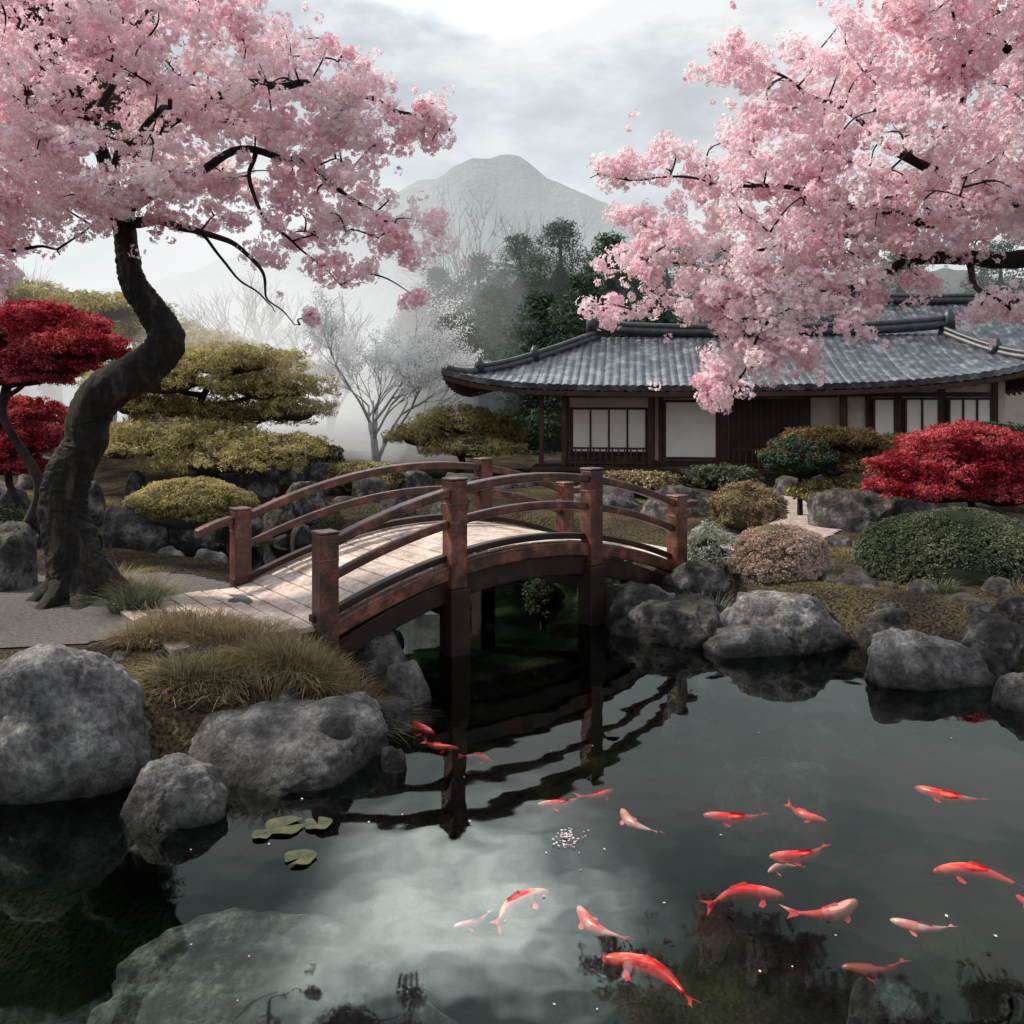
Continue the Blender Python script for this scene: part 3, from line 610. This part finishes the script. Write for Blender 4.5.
# ------------------------------------------------------------ layered pines, maples, shrubs
def padtree(name,ells,mat,leaf,cr,dens,per,label,category,coremat,base,bark=M_twig,tr=.08,aspect=.2,cs=.6,zmin=-.25):
    base=Vector((base[0],base[1],g1(base[0],base[1])-.05)); root=empty(name,base); tag(root,label,category)
    P=clusters(ells,cr,dens,.15,zmin,seed=base.x); C,Nn=fill(P,cr,per,.6); Nn=nrmz(Nn*.5+np.array([0,0,.4])+RNG.normal(0,.5,Nn.shape))
    V,Q=leaves(C,Nn,leaf,aspect); mesh_np("crown",V-np.array(base),Q,mat,root)
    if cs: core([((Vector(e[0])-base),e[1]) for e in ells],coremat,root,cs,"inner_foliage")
    top=max(ells,key=lambda e:e[0][2])[0]; tp=Vector(top)-base
    mb=MB(); tk=[Vector((0,0,0)),Vector((tp.x*.15+.12*tp.z,0,tp.z*.3)),Vector((tp.x*.5-.08*tp.z,tp.y*.5,tp.z*.65)),tp]
    pp,rr=spline(tk,[tr,tr*.8,tr*.55,tr*.25],8); mb.tube(pp,rr,9,.1)
    for e in ells:
        q=Vector(e[0])-base; j=min(range(len(pp)),key=lambda i:abs(pp[i].z-(q.z-.25*tp.z*.5))); a=pp[j]
        m=a.lerp(q,.5)+Vector((0,0,-.06)); p2,r2=spline([a,m,q,q+(q-a)*.25],[tr*.45,tr*.35,tr*.2,tr*.06],6); mb.tube(p2,r2,6)
        for s_ in range(5):
            t=Vector((random.uniform(-.7,.7)*e[1][0],random.uniform(-.7,.7)*e[1][1],.2*e[1][2])); p3,r3=spline([m.lerp(q,.6),q+t*.5,q+t],[tr*.18,tr*.1,tr*.04],4); mb.tube(p3,r3,5)
    mb.make("trunk",bark,root,True); return root
def pads(Y,l):
    return [(tuple(site(u,v,Y+dy)),(ru*(Y+dy)/F,rd,rv*(Y+dy)/F)) for (u,v,ru,rv,dy,rd) in l]
padtree("maple_tree",pads(10.5,[(30,330,74,28,0,.8),(68,350,56,22,-.3,.6),(0,345,60,28,.3,.7),(12,378,58,16,0,.6),(92,355,32,13,.3,.4),(40,366,58,16,-.2,.5)]),L_red,.024,.07,2.2,34,"crimson weeping maple with rounded canopy","tree",M_redcore,(-6.2,10.5),aspect=.35,cs=.55)
padtree("maple_tree",pads(11.5,[(20,418,54,20,0,.6),(42,440,38,18,-.3,.5),(0,448,50,20,0,.6),(10,468,42,13,0,.5)]),L_red,.026,.07,2.1,34,"low crimson maple beside dark rocks","tree",M_redcore,(-6.6,11.6),aspect=.35,cs=.55)
padtree("red_maple_shrub",pads(11,[(965,448,66,24,0,.6),(1010,462,66,26,.2,.6),(915,468,46,18,-.1,.4),(960,474,58,20,-.3,.5),(893,487,30,12,-.2,.3),(935,492,50,14,-.4,.4),(1005,492,60,18,-.3,.5),(1050,480,60,26,0,.6)]),L_red,.021,.06,2.4,36,"mounded crimson laceleaf maple in layered tiers","shrub",M_redcore,(5.9,11.1),aspect=.3,cs=.72,tr=.06)
padtree("pine_tree",pads(16,[(225,364,78,20,0,1.0),(160,382,78,22,-.5,.9),(272,390,62,20,.3,.9),(140,405,52,18,0,.7),(215,418,90,22,.5,1.0),(292,412,42,16,0,.6)]),L_olive,.045,.12,2.0,24,"layered yellow-green pine with bare dark limbs","tree",M_strawcore,(-6,16),tr=.13,cs=.55)
padtree("pine_tree",pads(15,[(180,442,90,24,0,1.0),(268,450,64,18,-.3,.7),(120,448,48,20,0,.6),(225,464,78,16,-.5,.7)]),L_olive,.045,.12,2.0,24,"low spreading yellow-green pine over rocks","tree",M_strawcore,(-5.2,15),tr=.1,cs=.55)
padtree("pine_tree",pads(24,[(110,312,60,16,0,2),(60,335,60,14,0,2),(150,335,55,14,1,2),(30,300,50,14,1,2),(200,350,60,16,0,2),(270,372,60,14,0,2)]),L_olive,.1,.25,1.9,24,"tall pale olive pine in the mist","tree",M_strawcore,(-11.5,24),tr=.2,cs=.5)
padtree("pine_tree",pads(18,[(460,424,46,17,0,.9),(495,434,34,14,.3,.6),(425,438,42,15,0,.7),(472,450,50,13,-.5,.7)]),L_olive,.055,.14,1.9,24,"small pale olive pine beside the veranda","tree",M_strawcore,(-1.2,18),tr=.09,cs=.55)
padtree("pine_tree",pads(13.2,[(830,440,50,12,0,.7),(870,452,42,11,0,.6),(800,455,36,13,-.3,.6),(850,466,60,11,-.3,.6),(900,445,30,10,.2,.4)]),L_brown,.045,.1,2.2,26,"low bronze-green spreading pine in front of the house","tree",M_core,(4.9,13.2),tr=.07,cs=.55)
padtree("pine_tree",pads(21,[(-10,60,110,70,0,2.5),(85,40,80,60,.5,2.2),(-90,100,100,80,0,2.5),(30,120,80,40,0,2),(120,100,45,35,0,1.5),(-90,-20,90,50,0,2.2)]),L_green,.09,.3,2.0,24,"tall dark evergreen added behind the cherry blossoms to darken the pond","tree",M_strawcore,(-16,21),tr=.25,cs=.8)  # added behind the crown so its reflection darkens the pond's left side
bush("clipped_bush",[ell(853,1062,508,650,9.0,.95)],L_green,.013,.035,3.2,30,"large rounded clipped green bush behind shore stones","bush",cs=.96,aspect=.5,bumpy=.25)
bush("clipped_bush",[ell(128,254,480,532,11.9,.55)],L_olive,.018,.05,2.8,34,"flat rounded yellow-green clipped bush on the far bank","bush",M_strawcore,.92,.4,bumpy=.4)
bush("clipped_bush",[ell(765,835,440,480,12.8,.6)],L_dark,.028,.08,2.4,34,"dark green low shrub by the house","bush",cs=.85,aspect=.4)
bush("dry_bush",[ell(710,783,484,532,11.3,.45)],L_straw,.022,.06,2.6,36,"olive-brown mounded bush near the stone path","bush",M_strawcore,.87,.25)
bush("dry_bush",[ell(733,828,524,600,8.9,.42)],L_beige,.015,.035,3.0,34,"beige-pink rounded bush sitting above the shore boulder","bush",M_strawcore,.95,.3,bumpy=.4)
bush("silver_shrub",[ell(678,738,525,592,9.5,.35)],L_silver,.028,.08,1.7,24,"loose silvery grass-like shrub at the bridge end","bush",M_core,.6,.25)
bush("mossy_shrub",[ell(526,560,578,622,10.6,.3)],L_green,.022,.06,2.2,26,"small green shrub under the bridge","bush",cs=.8)
bush("clipped_bush",[ell(-40,35,508,545,11,.5)],L_green,.025,.07,2.5,34,"low green clipped bush on the far bank","bush",cs=.85)
bush("clipped_bush",[ell(330,400,462,492,15,.5)],L_olive,.03,.08,2.2,30,"low olive bush beside the veranda stones","bush",M_strawcore,cs=.85)
bush("clipped_bush",[ell(940,1040,425,470,13.4,.6)],L_dark,.04,.1,2.2,30,"dark shrub against the house wall","bush",cs=.85)
bush("clipped_bush",[ell(680,760,466,492,14,.4)],L_green,.03,.08,2.2,30,"low green shrub at the veranda foot","bush",cs=.85)
bush("clipped_bush",[ell(250,340,440,472,18,.8)],L_green,.04,.1,2.2,30,"rounded green garden shrub in the mist","bush",cs=.85)
bush("clipped_bush",[ell(590,680,472,493,14.6,.4)],L_straw,.03,.08,2.2,30,"low dry shrub before the veranda","bush",M_strawcore,cs=.85)
bush("clipped_bush",[ell(790,880,480,507,12.6,.4)],L_olive,.03,.08,2.2,30,"low yellow-green shrub by the path","bush",M_strawcore,cs=.85)

def tuft(u,v,z,rad,n,hgt,mat,label,group="dry grass tufts on the bank",name="grass_tuft"):
    c=flat(u,v,z); V=[];Q=[]; X=[]
    for i in range(n):
        a=random.uniform(0,6.283); r=rad*math.sqrt(random.random()); X.append((c.x+math.cos(a)*r,c.y+math.sin(a)*r*.7,a,r))
    ZB=np.maximum(gz(np.array([q[0] for q in X]),np.array([q[1] for q in X])),-.05)
    for (x,y,a,r),zb in zip(X,ZB):
        a2=a+random.uniform(-.8,.8); ln=hgt*random.uniform(.35,1.15); lean=random.uniform(.4,1.4)*(0.4+r/rad); w=random.uniform(.002,.005)
        dx,dy=math.cos(a2),math.sin(a2); px_,py_=-dy*w,dx*w; b0=len(V)
        for k in range(4):
            t=k/3; l=lean*ln*t*t*.9; h=ln*(t-.42*lean*t*t); ww=1-t*.85
            V.append((x+dx*l+px_*ww-c.x,y+dy*l+py_*ww-c.y,zb+h)); V.append((x+dx*l-px_*ww-c.x,y+dy*l-py_*ww-c.y,zb+h))
        for k in range(3): Q.append((b0+2*k,b0+2*k+1,b0+2*k+3,b0+2*k+2))
    o=mesh_np(name,V,Q,mat); o.location=(c.x,c.y,0); tag(o,label,"grass",group); return o
for (u,v,z,rad,n,h) in [(195,640,.38,.42,2200,.22),(235,652,.36,.3,1300,.2),(150,650,.36,.25,900,.18),(320,668,.34,.4,2400,.24),(360,680,.3,.28,1500,.22),(285,672,.34,.3,1500,.22),(150,600,.4,.2,500,.3),(255,640,.4,.3,1000,.18),(180,700,.25,.25,600,.15),(120,590,.4,.15,300,.3),(210,690,.3,.3,900,.16),(270,695,.3,.3,900,.16)]:
    tuft(u,v,z,rad,n,h,L_straw,"dry straw-coloured grass tuft spilling over stones")
tuft(135,612,.4,.2,900,.3,L_green,"dark green grass tuft at the cherry roots")
tuft(182,705,.22,.15,300,.2,L_green,"green leafy tuft beside the stones")
tuft(705,590,.35,.25,700,.4,L_silver,"pale silvery grass at the bridge end")
for i in range(26):
    x=random.uniform(2.4,6.3); y=random.uniform(7.2,10.2)
    if sdist(np.array([x]),np.array([y]))[0]<.3: continue
    z_=g1(x,y); tuft(512+x*F/y,CY+F*(H-z_)/y,z_,random.uniform(.12,.3),260,random.uniform(.07,.15),random.choice([L_straw,L_green,L_straw]),"short mossy grass clump between stones","short grass clumps on the bank")
P=np.array([tuple(flat(u,v,.3)+Vector((0,0,.05))) for u,v in [(168,678),(175,690),(166,700),(180,675)]]); C,Nn=fill(P,.03,6); Nn=nrmz(Nn+np.array([0,-.3,.6]))
V,Q=flowers(C,Nn,.014); o=mesh_np("azalea_flowers",V,Q,L_mag); tag(o,"tiny magenta flowers among the stones","flower",kind="stuff")

# ------------------------------------------------------------ bare trees, white tree, conifers
def bare(name,base,hgt,mat,label,spread=.5,levels=5,r0=.1,blossom=None,seed=1,bn=0):
    rs=random.Random(seed); root=empty(name,base); tag(root,label,"tree"); mb=MB(); tips=[]
    def grow(p,d,l,r,lv):
        pts=[p]; q=p; dd=d.copy()
        for i in range(3):
            dd=(dd+Vector((rs.gauss(0,.14),rs.gauss(0,.14),rs.gauss(.04,.08)))).normalized(); q=q+dd*l/3; pts.append(q)
        mb.tube(pts,[r,r*.85,r*.72,r*.6],5 if lv>2 else 3)
        if lv<3: tips.extend(pts[1:])
        if lv==0: return
        for k in range(rs.choice([2,3,3])):
            a=Vector((rs.gauss(0,1),rs.gauss(0,1),rs.gauss(0,.5))).normalized(); nd=(dd+a*spread).normalized(); grow(pts[rs.choice([2,3,3])],nd,l*rs.uniform(.68,.88),r*.58,lv-1)
    for k in range(3): grow(Vector((0,0,-.1)),Vector((rs.uniform(-.35,.35),rs.uniform(-.3,.3),1)).normalized(),hgt*.3,r0,levels)
    mb.make("trunk",mat,root,True)
    if blossom:
        T=np.array([tuple(t) for t in tips]); T=T[T[:,2]<hgt*1.05]; T=T[RNG.permutation(len(T))[:bn]]; C,Nn=fill(T,.15,16); V,Q=leaves(C,Nn,.022,.6); mesh_np("crown",V,Q,blossom,root)
    return root
p=site(376,474,19.4); bare("white_plum_tree",(p.x,p.y,g1(p.x,p.y)),4.0,M_whitebark,"frosty white flowering tree with dense pale crown",.6,5,.065,L_white,33,6500)
for (u,Y,vt,sd,m,r0) in [(488,48,175,3,M_haze_bark,.22),(60,30,255,5,M_haze_bark,.16),(235,30,270,6,M_haze_bark,.14),(290,34,285,8,M_haze_bark,.14),(180,26,300,9,M_haze_bark,.1),(330,27,300,12,M_haze_bark,.1)]:
    x=(u-512)*Y/F; z0=g1(x,Y); top=H-(vt-CY)*Y/F; bare("bare_tree",(x,Y,z0),(top-z0)*.95,m,"leafless winter tree fading into mist",.42,6 if Y>45 else 5,r0,seed=sd)["group"]="bare trees in the mist"
def conifer(u,vt,Y,wpx,label):
    x=(u-512)*Y/F; z0=g1(x,Y); top=H-(vt-CY)*Y/F; h=top-z0; R_=wpx/2*Y/F; root=empty("conifer_tree",(x,Y,z0)); tag(root,label,"tree","evergreen trees on the slope")
    n=640; t=RNG.uniform(0,1,n)**1.05; a=RNG.uniform(0,6.283,n); lob=1+.2*np.sin(a*3+t*9+u); rr=R_*(1-t**1.8)**.9*lob*RNG.uniform(.8,1,n)
    rr*=1+.16*np.sin(t*24+np.sin(a*2+u)*1.5)
    P=np.stack([np.cos(a)*rr,np.sin(a)*rr,h*(.05+.93*t)-.22*rr],1)
    C,Nn=fill(P,.13*R_+.17,22,.3); Nn=nrmz(Nn*.4+np.array([0,0,.6])+RNG.normal(0,.4,Nn.shape)); V,Q=leaves(C,Nn,.10,.24); mesh_np("crown",V,Q,L_dark,root)
    V=[];Fc=[]; nu=16
    for j in range(9):
        tt=j/8; r_=R_*(1-tt**1.8)**.9*.62
        for i in range(nu): V.append((math.cos(i*2*math.pi/nu)*r_,math.sin(i*2*math.pi/nu)*r_,h*(.02+.78*tt)-.15*r_))
    for j in range(8):
        for i in range(nu): a_=j*nu+i; b_=j*nu+(i+1)%nu; Fc.append((a_,b_,b_+nu,a_+nu))
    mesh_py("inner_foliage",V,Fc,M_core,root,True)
    MB().tube([Vector((0,0,-.2)),Vector((.1,0,h*.5)),Vector((0,0,h*.9))],[.28,.18,.05],8).make("trunk",M_twig,root,True)
for (u,vt,Y,w) in [(560,218,33,170),(610,232,30,150),(665,230,35,170),(520,234,35,150),(478,252,36,130),(438,266,38,110),(412,298,35,90),(495,285,31,150),(725,240,37,160),(800,245,35,160),(900,250,36,160),(1000,240,35,160),(585,272,27,150),(650,285,28,120),(540,292,28,140),(455,312,29,140),(635,250,32,130),(420,335,30,90)]:
    conifer(u,vt,Y,w,"misty dark-green evergreen on the slope behind the house")
for (u,vt,Y,w) in [(-60,290,46,160),(60,315,50,150),(170,320,54,150),(280,330,56,140)]:
    conifer(u,vt,Y,w,"pale evergreen lost in the mist")

# ------------------------------------------------------------ koi
def koi_mat(name,thr,c1,c2):
    m,nt,out=new_mat(name); L=nt.links; tc=N(nt,"ShaderNodeTexCoord"); n=N(nt,"ShaderNodeTexNoise",Scale=11.0,Detail=2); L.new(tc.outputs["Object"],n.inputs["Vector"])
    r=ramp(nt,[(thr,c1),(thr+.1,c2)],n.outputs["Fac"]); b=N(nt,"ShaderNodeBsdfPrincipled",Roughness=.3); L.new(r.outputs[0],b.inputs["Base Color"]); L.new(b.outputs[0],out.inputs[0])
    return m
K_red=koi_mat("koi_red",.52,(.70,.022,.025),(.86,.13,.10)); K_mix=koi_mat("koi_red_pink",.48,(.82,.07,.07),(.9,.36,.31)); K_pale=koi_mat("koi_pink",.45,(.82,.22,.24),(.88,.46,.43)); K_dim=koi_mat("koi_dim",.6,(.35,.03,.025),(.35,.1,.08))
def koi(h,t,z,mat,label,bend):
    a=flat(h[0],h[1],z); b_=flat(t[0],t[1],z); L_=max((b_-a).length*.96,.14); d=(a-b_).normalized()
    wd=[(0,.012),(.02,.03),(.06,.05),(.12,.067),(.22,.083),(.35,.09),(.48,.085),(.6,.069),(.7,.05),(.78,.034),(.84,.024),(.87,.021)]
    V=[];Fc=[];n=14
    def cen(s): return Vector((-(s-.5)*L_,bend*L_*math.sin(s*4.2-.6)*.12,0))
    for s,w in wd:
        c=cen(s); tg=(cen(s+.02)-cen(s-.02)).normalized(); sd=Vector((-tg.y,tg.x,0))
        for k in range(n):
            an=2*math.pi*k/n; V.append(c+sd*math.cos(an)*w*L_+Vector((0,0,math.sin(an)*w*L_*1.05)))
    for i in range(len(wd)-1):
        for k in range(n): q=i*n+k; q2=i*n+(k+1)%n; Fc.append((q,q2,q2+n,q+n))
    Fc.append(tuple(range(n))[::-1]); Fc.append(tuple((len(wd)-1)*n+k for k in range(n)))
    o=mesh_py("koi_fish",V,Fc,mat,None,True); tag(o,label,"fish","koi swimming in the pond")
    o.location=(a+b_)/2; o.rotation_euler=(0,0,math.atan2(d.y,d.x))
    c=cen(.86); e=cen(1.02); tl=[c+Vector((0,.012*L_,.006)),c+Vector((0,-.012*L_,-.006)),e+Vector((-.03*L_,-.10*L_,-.012)),e+Vector((.05*L_,-.045*L_,0)),e+Vector((.03*L_,0,.004)),e+Vector((.05*L_,.045*L_,.006)),e+Vector((-.03*L_,.10*L_,.012))]
    mesh_py("tail_fin",tl,[(1,2,3,4),(1,4,0),(0,4,5,6)],mat,o)
    for sg in(-1,1):
        c=cen(.24)+Vector((0,sg*.075*L_,-.008)); f=[c,c+Vector((-.05*L_,sg*.01*L_,0)),c+Vector((-.12*L_,sg*.07*L_,-.008)),c+Vector((-.09*L_,sg*.12*L_,-.01)),c+Vector((-.03*L_,sg*.09*L_,-.006))]
        mesh_py("pectoral_fin",f,[(0,1,2,3,4)],mat,o)
    f=[cen(.36)+Vector((0,0,.09*L_)),cen(.42)+Vector((0,.004,.13*L_)),cen(.6)+Vector((0,.006,.095*L_)),cen(.62)+Vector((0,0,.065*L_))]
    mesh_py("dorsal_fin",f,[(0,1,2,3)],mat,o)
FISH=[((437,733),(384,726),-.02,K_red,1),((458,750),(422,741),-.02,K_red,-1),((494,761),(458,756),-.02,K_red,1),((538,806),(584,797),-.02,K_mix,1),((616,791),(576,797),-.02,K_red,-1),((618,810),(658,834),-.03,K_pale,1),((703,817),(768,815),-.022,K_red,1),((826,823),(785,803),-.02,K_red,-1),((771,859),(829,846),-.022,K_red,1),((766,871),(802,866),-.045,K_pale,-1),((783,893),(703,905),-.028,K_red,1),((862,904),(787,914),-.026,K_mix,-1),((913,789),(989,801),-.02,K_red,1),((931,868),(1030,887),-.026,K_red,-1),((546,889),(492,926),-.026,K_mix,1),((455,928),(492,912),-.05,K_pale,1),((574,908),(627,941),-.026,K_mix,1),((604,954),(698,1001),-.03,K_red,-1),((890,922),(956,928),-.07,K_pale,1),((1014,896),(1060,915),-.03,K_red,1),((843,970),(908,962),-.11,K_dim,1)]
LB_={K_red:"slim bright red koi swimming near the surface",K_mix:"red koi with pinkish patches near the surface",K_pale:"pale pink koi swimming slightly deeper",K_dim:"dark dim koi deep in the water"}
for h,t,z,m,bd in FISH: koi(h,t,z,m,LB_[m],bd)

M_pad=noisy("floating_leaf",[(.35,(.02,.035,.015)),(.55,(.06,.065,.025)),(.75,(.18,.11,.05))],12,4,.5,.3,30,.005)
for (u,v,r,an) in [(285,826,.10,.4),(318,824,.07,2),(300,858,.075,4),(262,835,.05,1),(612,735,.05,1)]:
    c=flat(u,v,.006); V=[(0,0,0)]; n=26
    for k in range(n): a=an+.25+(6.283-.5)*k/(n-1); rr=r*(1+.07*math.sin(5*a)); V.append((math.cos(a)*rr,math.sin(a)*rr,.006+.004*math.sin(3*a)))
    o=mesh_py("lily_pad",V,[(0,k,k+1) for k in range(1,n)],M_pad); o.location=c; tag(o,"mottled green floating leaf on the dark water","leaf","floating leaves near the stones")
C=[]
for i in range(30):
    p=flat(random.uniform(150,1000),random.uniform(700,1010),.005); C.append(tuple(p))
for i in range(60):
    p=flat(random.gauss(568,8),random.gauss(838,5),.008); C.append(tuple(p))
C=np.array(C); Nn=nrmz(np.tile([0,0,1.0],(len(C),1))+RNG.normal(0,.1,(len(C),3))); V,Q=leaves(C,Nn,.008,.7); V[:,2]=np.maximum(V[:,2],.003)
o=mesh_np("fallen_petals",V,Q,L_pink); tag(o,"pale cherry petals floating on the pond","petals",kind="stuff")

# ------------------------------------------------------------ mist
def mistglow_mat(name,sig,c):
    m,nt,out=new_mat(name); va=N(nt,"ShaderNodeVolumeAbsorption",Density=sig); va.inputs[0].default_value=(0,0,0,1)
    em=N(nt,"ShaderNodeEmission",Strength=sig); em.inputs[0].default_value=(*c,1); ad=N(nt,"ShaderNodeAddShader"); nt.links.new(va.outputs[0],ad.inputs[0]); nt.links.new(em.outputs[0],ad.inputs[1]); nt.links.new(ad.outputs[0],out.inputs["Volume"]); return m  # emission stands in for light scattered within the mist
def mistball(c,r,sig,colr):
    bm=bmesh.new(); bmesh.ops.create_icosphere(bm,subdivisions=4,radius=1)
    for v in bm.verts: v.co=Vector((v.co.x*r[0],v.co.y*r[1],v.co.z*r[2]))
    me=bpy.data.meshes.new("mist"); bm.to_mesh(me); bm.free(); me.materials.append(mistglow_mat("mist",sig,colr)); o=bpy.data.objects.new("mist",me); o.location=c; link(o); tag(o,"low mist with added glow over the wooded slope","mist",kind="structure")
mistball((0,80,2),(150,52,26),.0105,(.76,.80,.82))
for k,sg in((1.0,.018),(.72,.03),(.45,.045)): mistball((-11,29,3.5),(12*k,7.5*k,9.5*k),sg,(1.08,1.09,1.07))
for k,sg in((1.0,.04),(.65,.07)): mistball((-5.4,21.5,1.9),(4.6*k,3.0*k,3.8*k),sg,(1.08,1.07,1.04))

# ------------------------------------------------------------ light
w=bpy.data.worlds.new("World"); scene.world=w; w.use_nodes=True; nt=w.node_tree; nt.nodes.clear(); L=nt.links
sky=N(nt,"ShaderNodeTexSky",sky_type='NISHITA'); sky.sun_disc=False; SE,SA=math.radians(46),math.radians(-72)
sky.sun_elevation=SE; sky.sun_rotation=SA
b1=N(nt,"ShaderNodeBackground",Strength=.10); L.new(sky.outputs[0],b1.inputs[0])
tc=N(nt,"ShaderNodeTexCoord"); mp=N(nt,"ShaderNodeMapping"); mp.inputs["Scale"].default_value=(1,1,2.2); mp.inputs["Location"].default_value=(.3,.1,.2); L.new(tc.outputs["Generated"],mp.inputs[0])
n=N(nt,"ShaderNodeTexNoise",Scale=3.8,Detail=6,Roughness=.58); L.new(mp.outputs[0],n.inputs["Vector"])
c=ramp(nt,[(.36,(.52,.58,.61)),(.48,(.74,.80,.82)),(.60,(1.08,1.08,1.07))],n.outputs["Fac"])
gd=Vector((-.03,.80,.60)).normalized(); dp=N(nt,"ShaderNodeVectorMath",operation="DOT_PRODUCT"); nz=N(nt,"ShaderNodeVectorMath",operation="NORMALIZE"); L.new(tc.outputs["Generated"],nz.inputs[0]); L.new(nz.outputs[0],dp.inputs[0]); dp.inputs[1].default_value=gd
gr_=N(nt,"ShaderNodeMapRange",interpolation_type="SMOOTHERSTEP"); gr_.inputs[1].default_value=.968; gr_.inputs[2].default_value=1.0; gr_.inputs[3].default_value=0; gr_.inputs[4].default_value=1.0; L.new(dp.outputs["Value"],gr_.inputs[0])
cl=N(nt,"ShaderNodeMapRange"); cl.inputs[1].default_value=.38; cl.inputs[2].default_value=.62; cl.inputs[3].default_value=1.0; cl.inputs[4].default_value=10.0; L.new(n.outputs["Fac"],cl.inputs[0])
gr2=N(nt,"ShaderNodeMath",operation="MULTIPLY"); L.new(gr_.outputs[0],gr2.inputs[0]); L.new(cl.outputs[0],gr2.inputs[1])
sm_=N(nt,"ShaderNodeMath",operation="ADD"); L.new(gr2.outputs[0],sm_.inputs[0]); sm_.inputs[1].default_value=.96
b2=N(nt,"ShaderNodeBackground"); L.new(c.outputs[0],b2.inputs[0]); L.new(sm_.outputs[0],b2.inputs[1])
mx=N(nt,"ShaderNodeMixShader",Fac=.88); L.new(b1.outputs[0],mx.inputs[1]); L.new(b2.outputs[0],mx.inputs[2]); wo=N(nt,"ShaderNodeOutputWorld"); L.new(mx.outputs[0],wo.inputs[0])
sl=bpy.data.lights.new("sun","SUN"); sl.energy=5.0; sl.angle=math.radians(4); sl.color=(1,.90,.77)
so=link(bpy.data.objects.new("sun",sl)); dirv=Vector((math.sin(SA)*math.cos(SE),math.cos(SA)*math.cos(SE),math.sin(SE))); so.rotation_euler=dirv.to_track_quat('Z','Y').to_euler()
cd=bpy.data.cameras.new("camera"); cd.sensor_width=36; cd.lens=36*F/1024; cd.shift_y=-(512-CY)/1024; cd.clip_end=4000
cam=link(bpy.data.objects.new("camera",cd)); cam.location=(0,0,H); cam.rotation_euler=(math.radians(90),0,0); scene.camera=cam
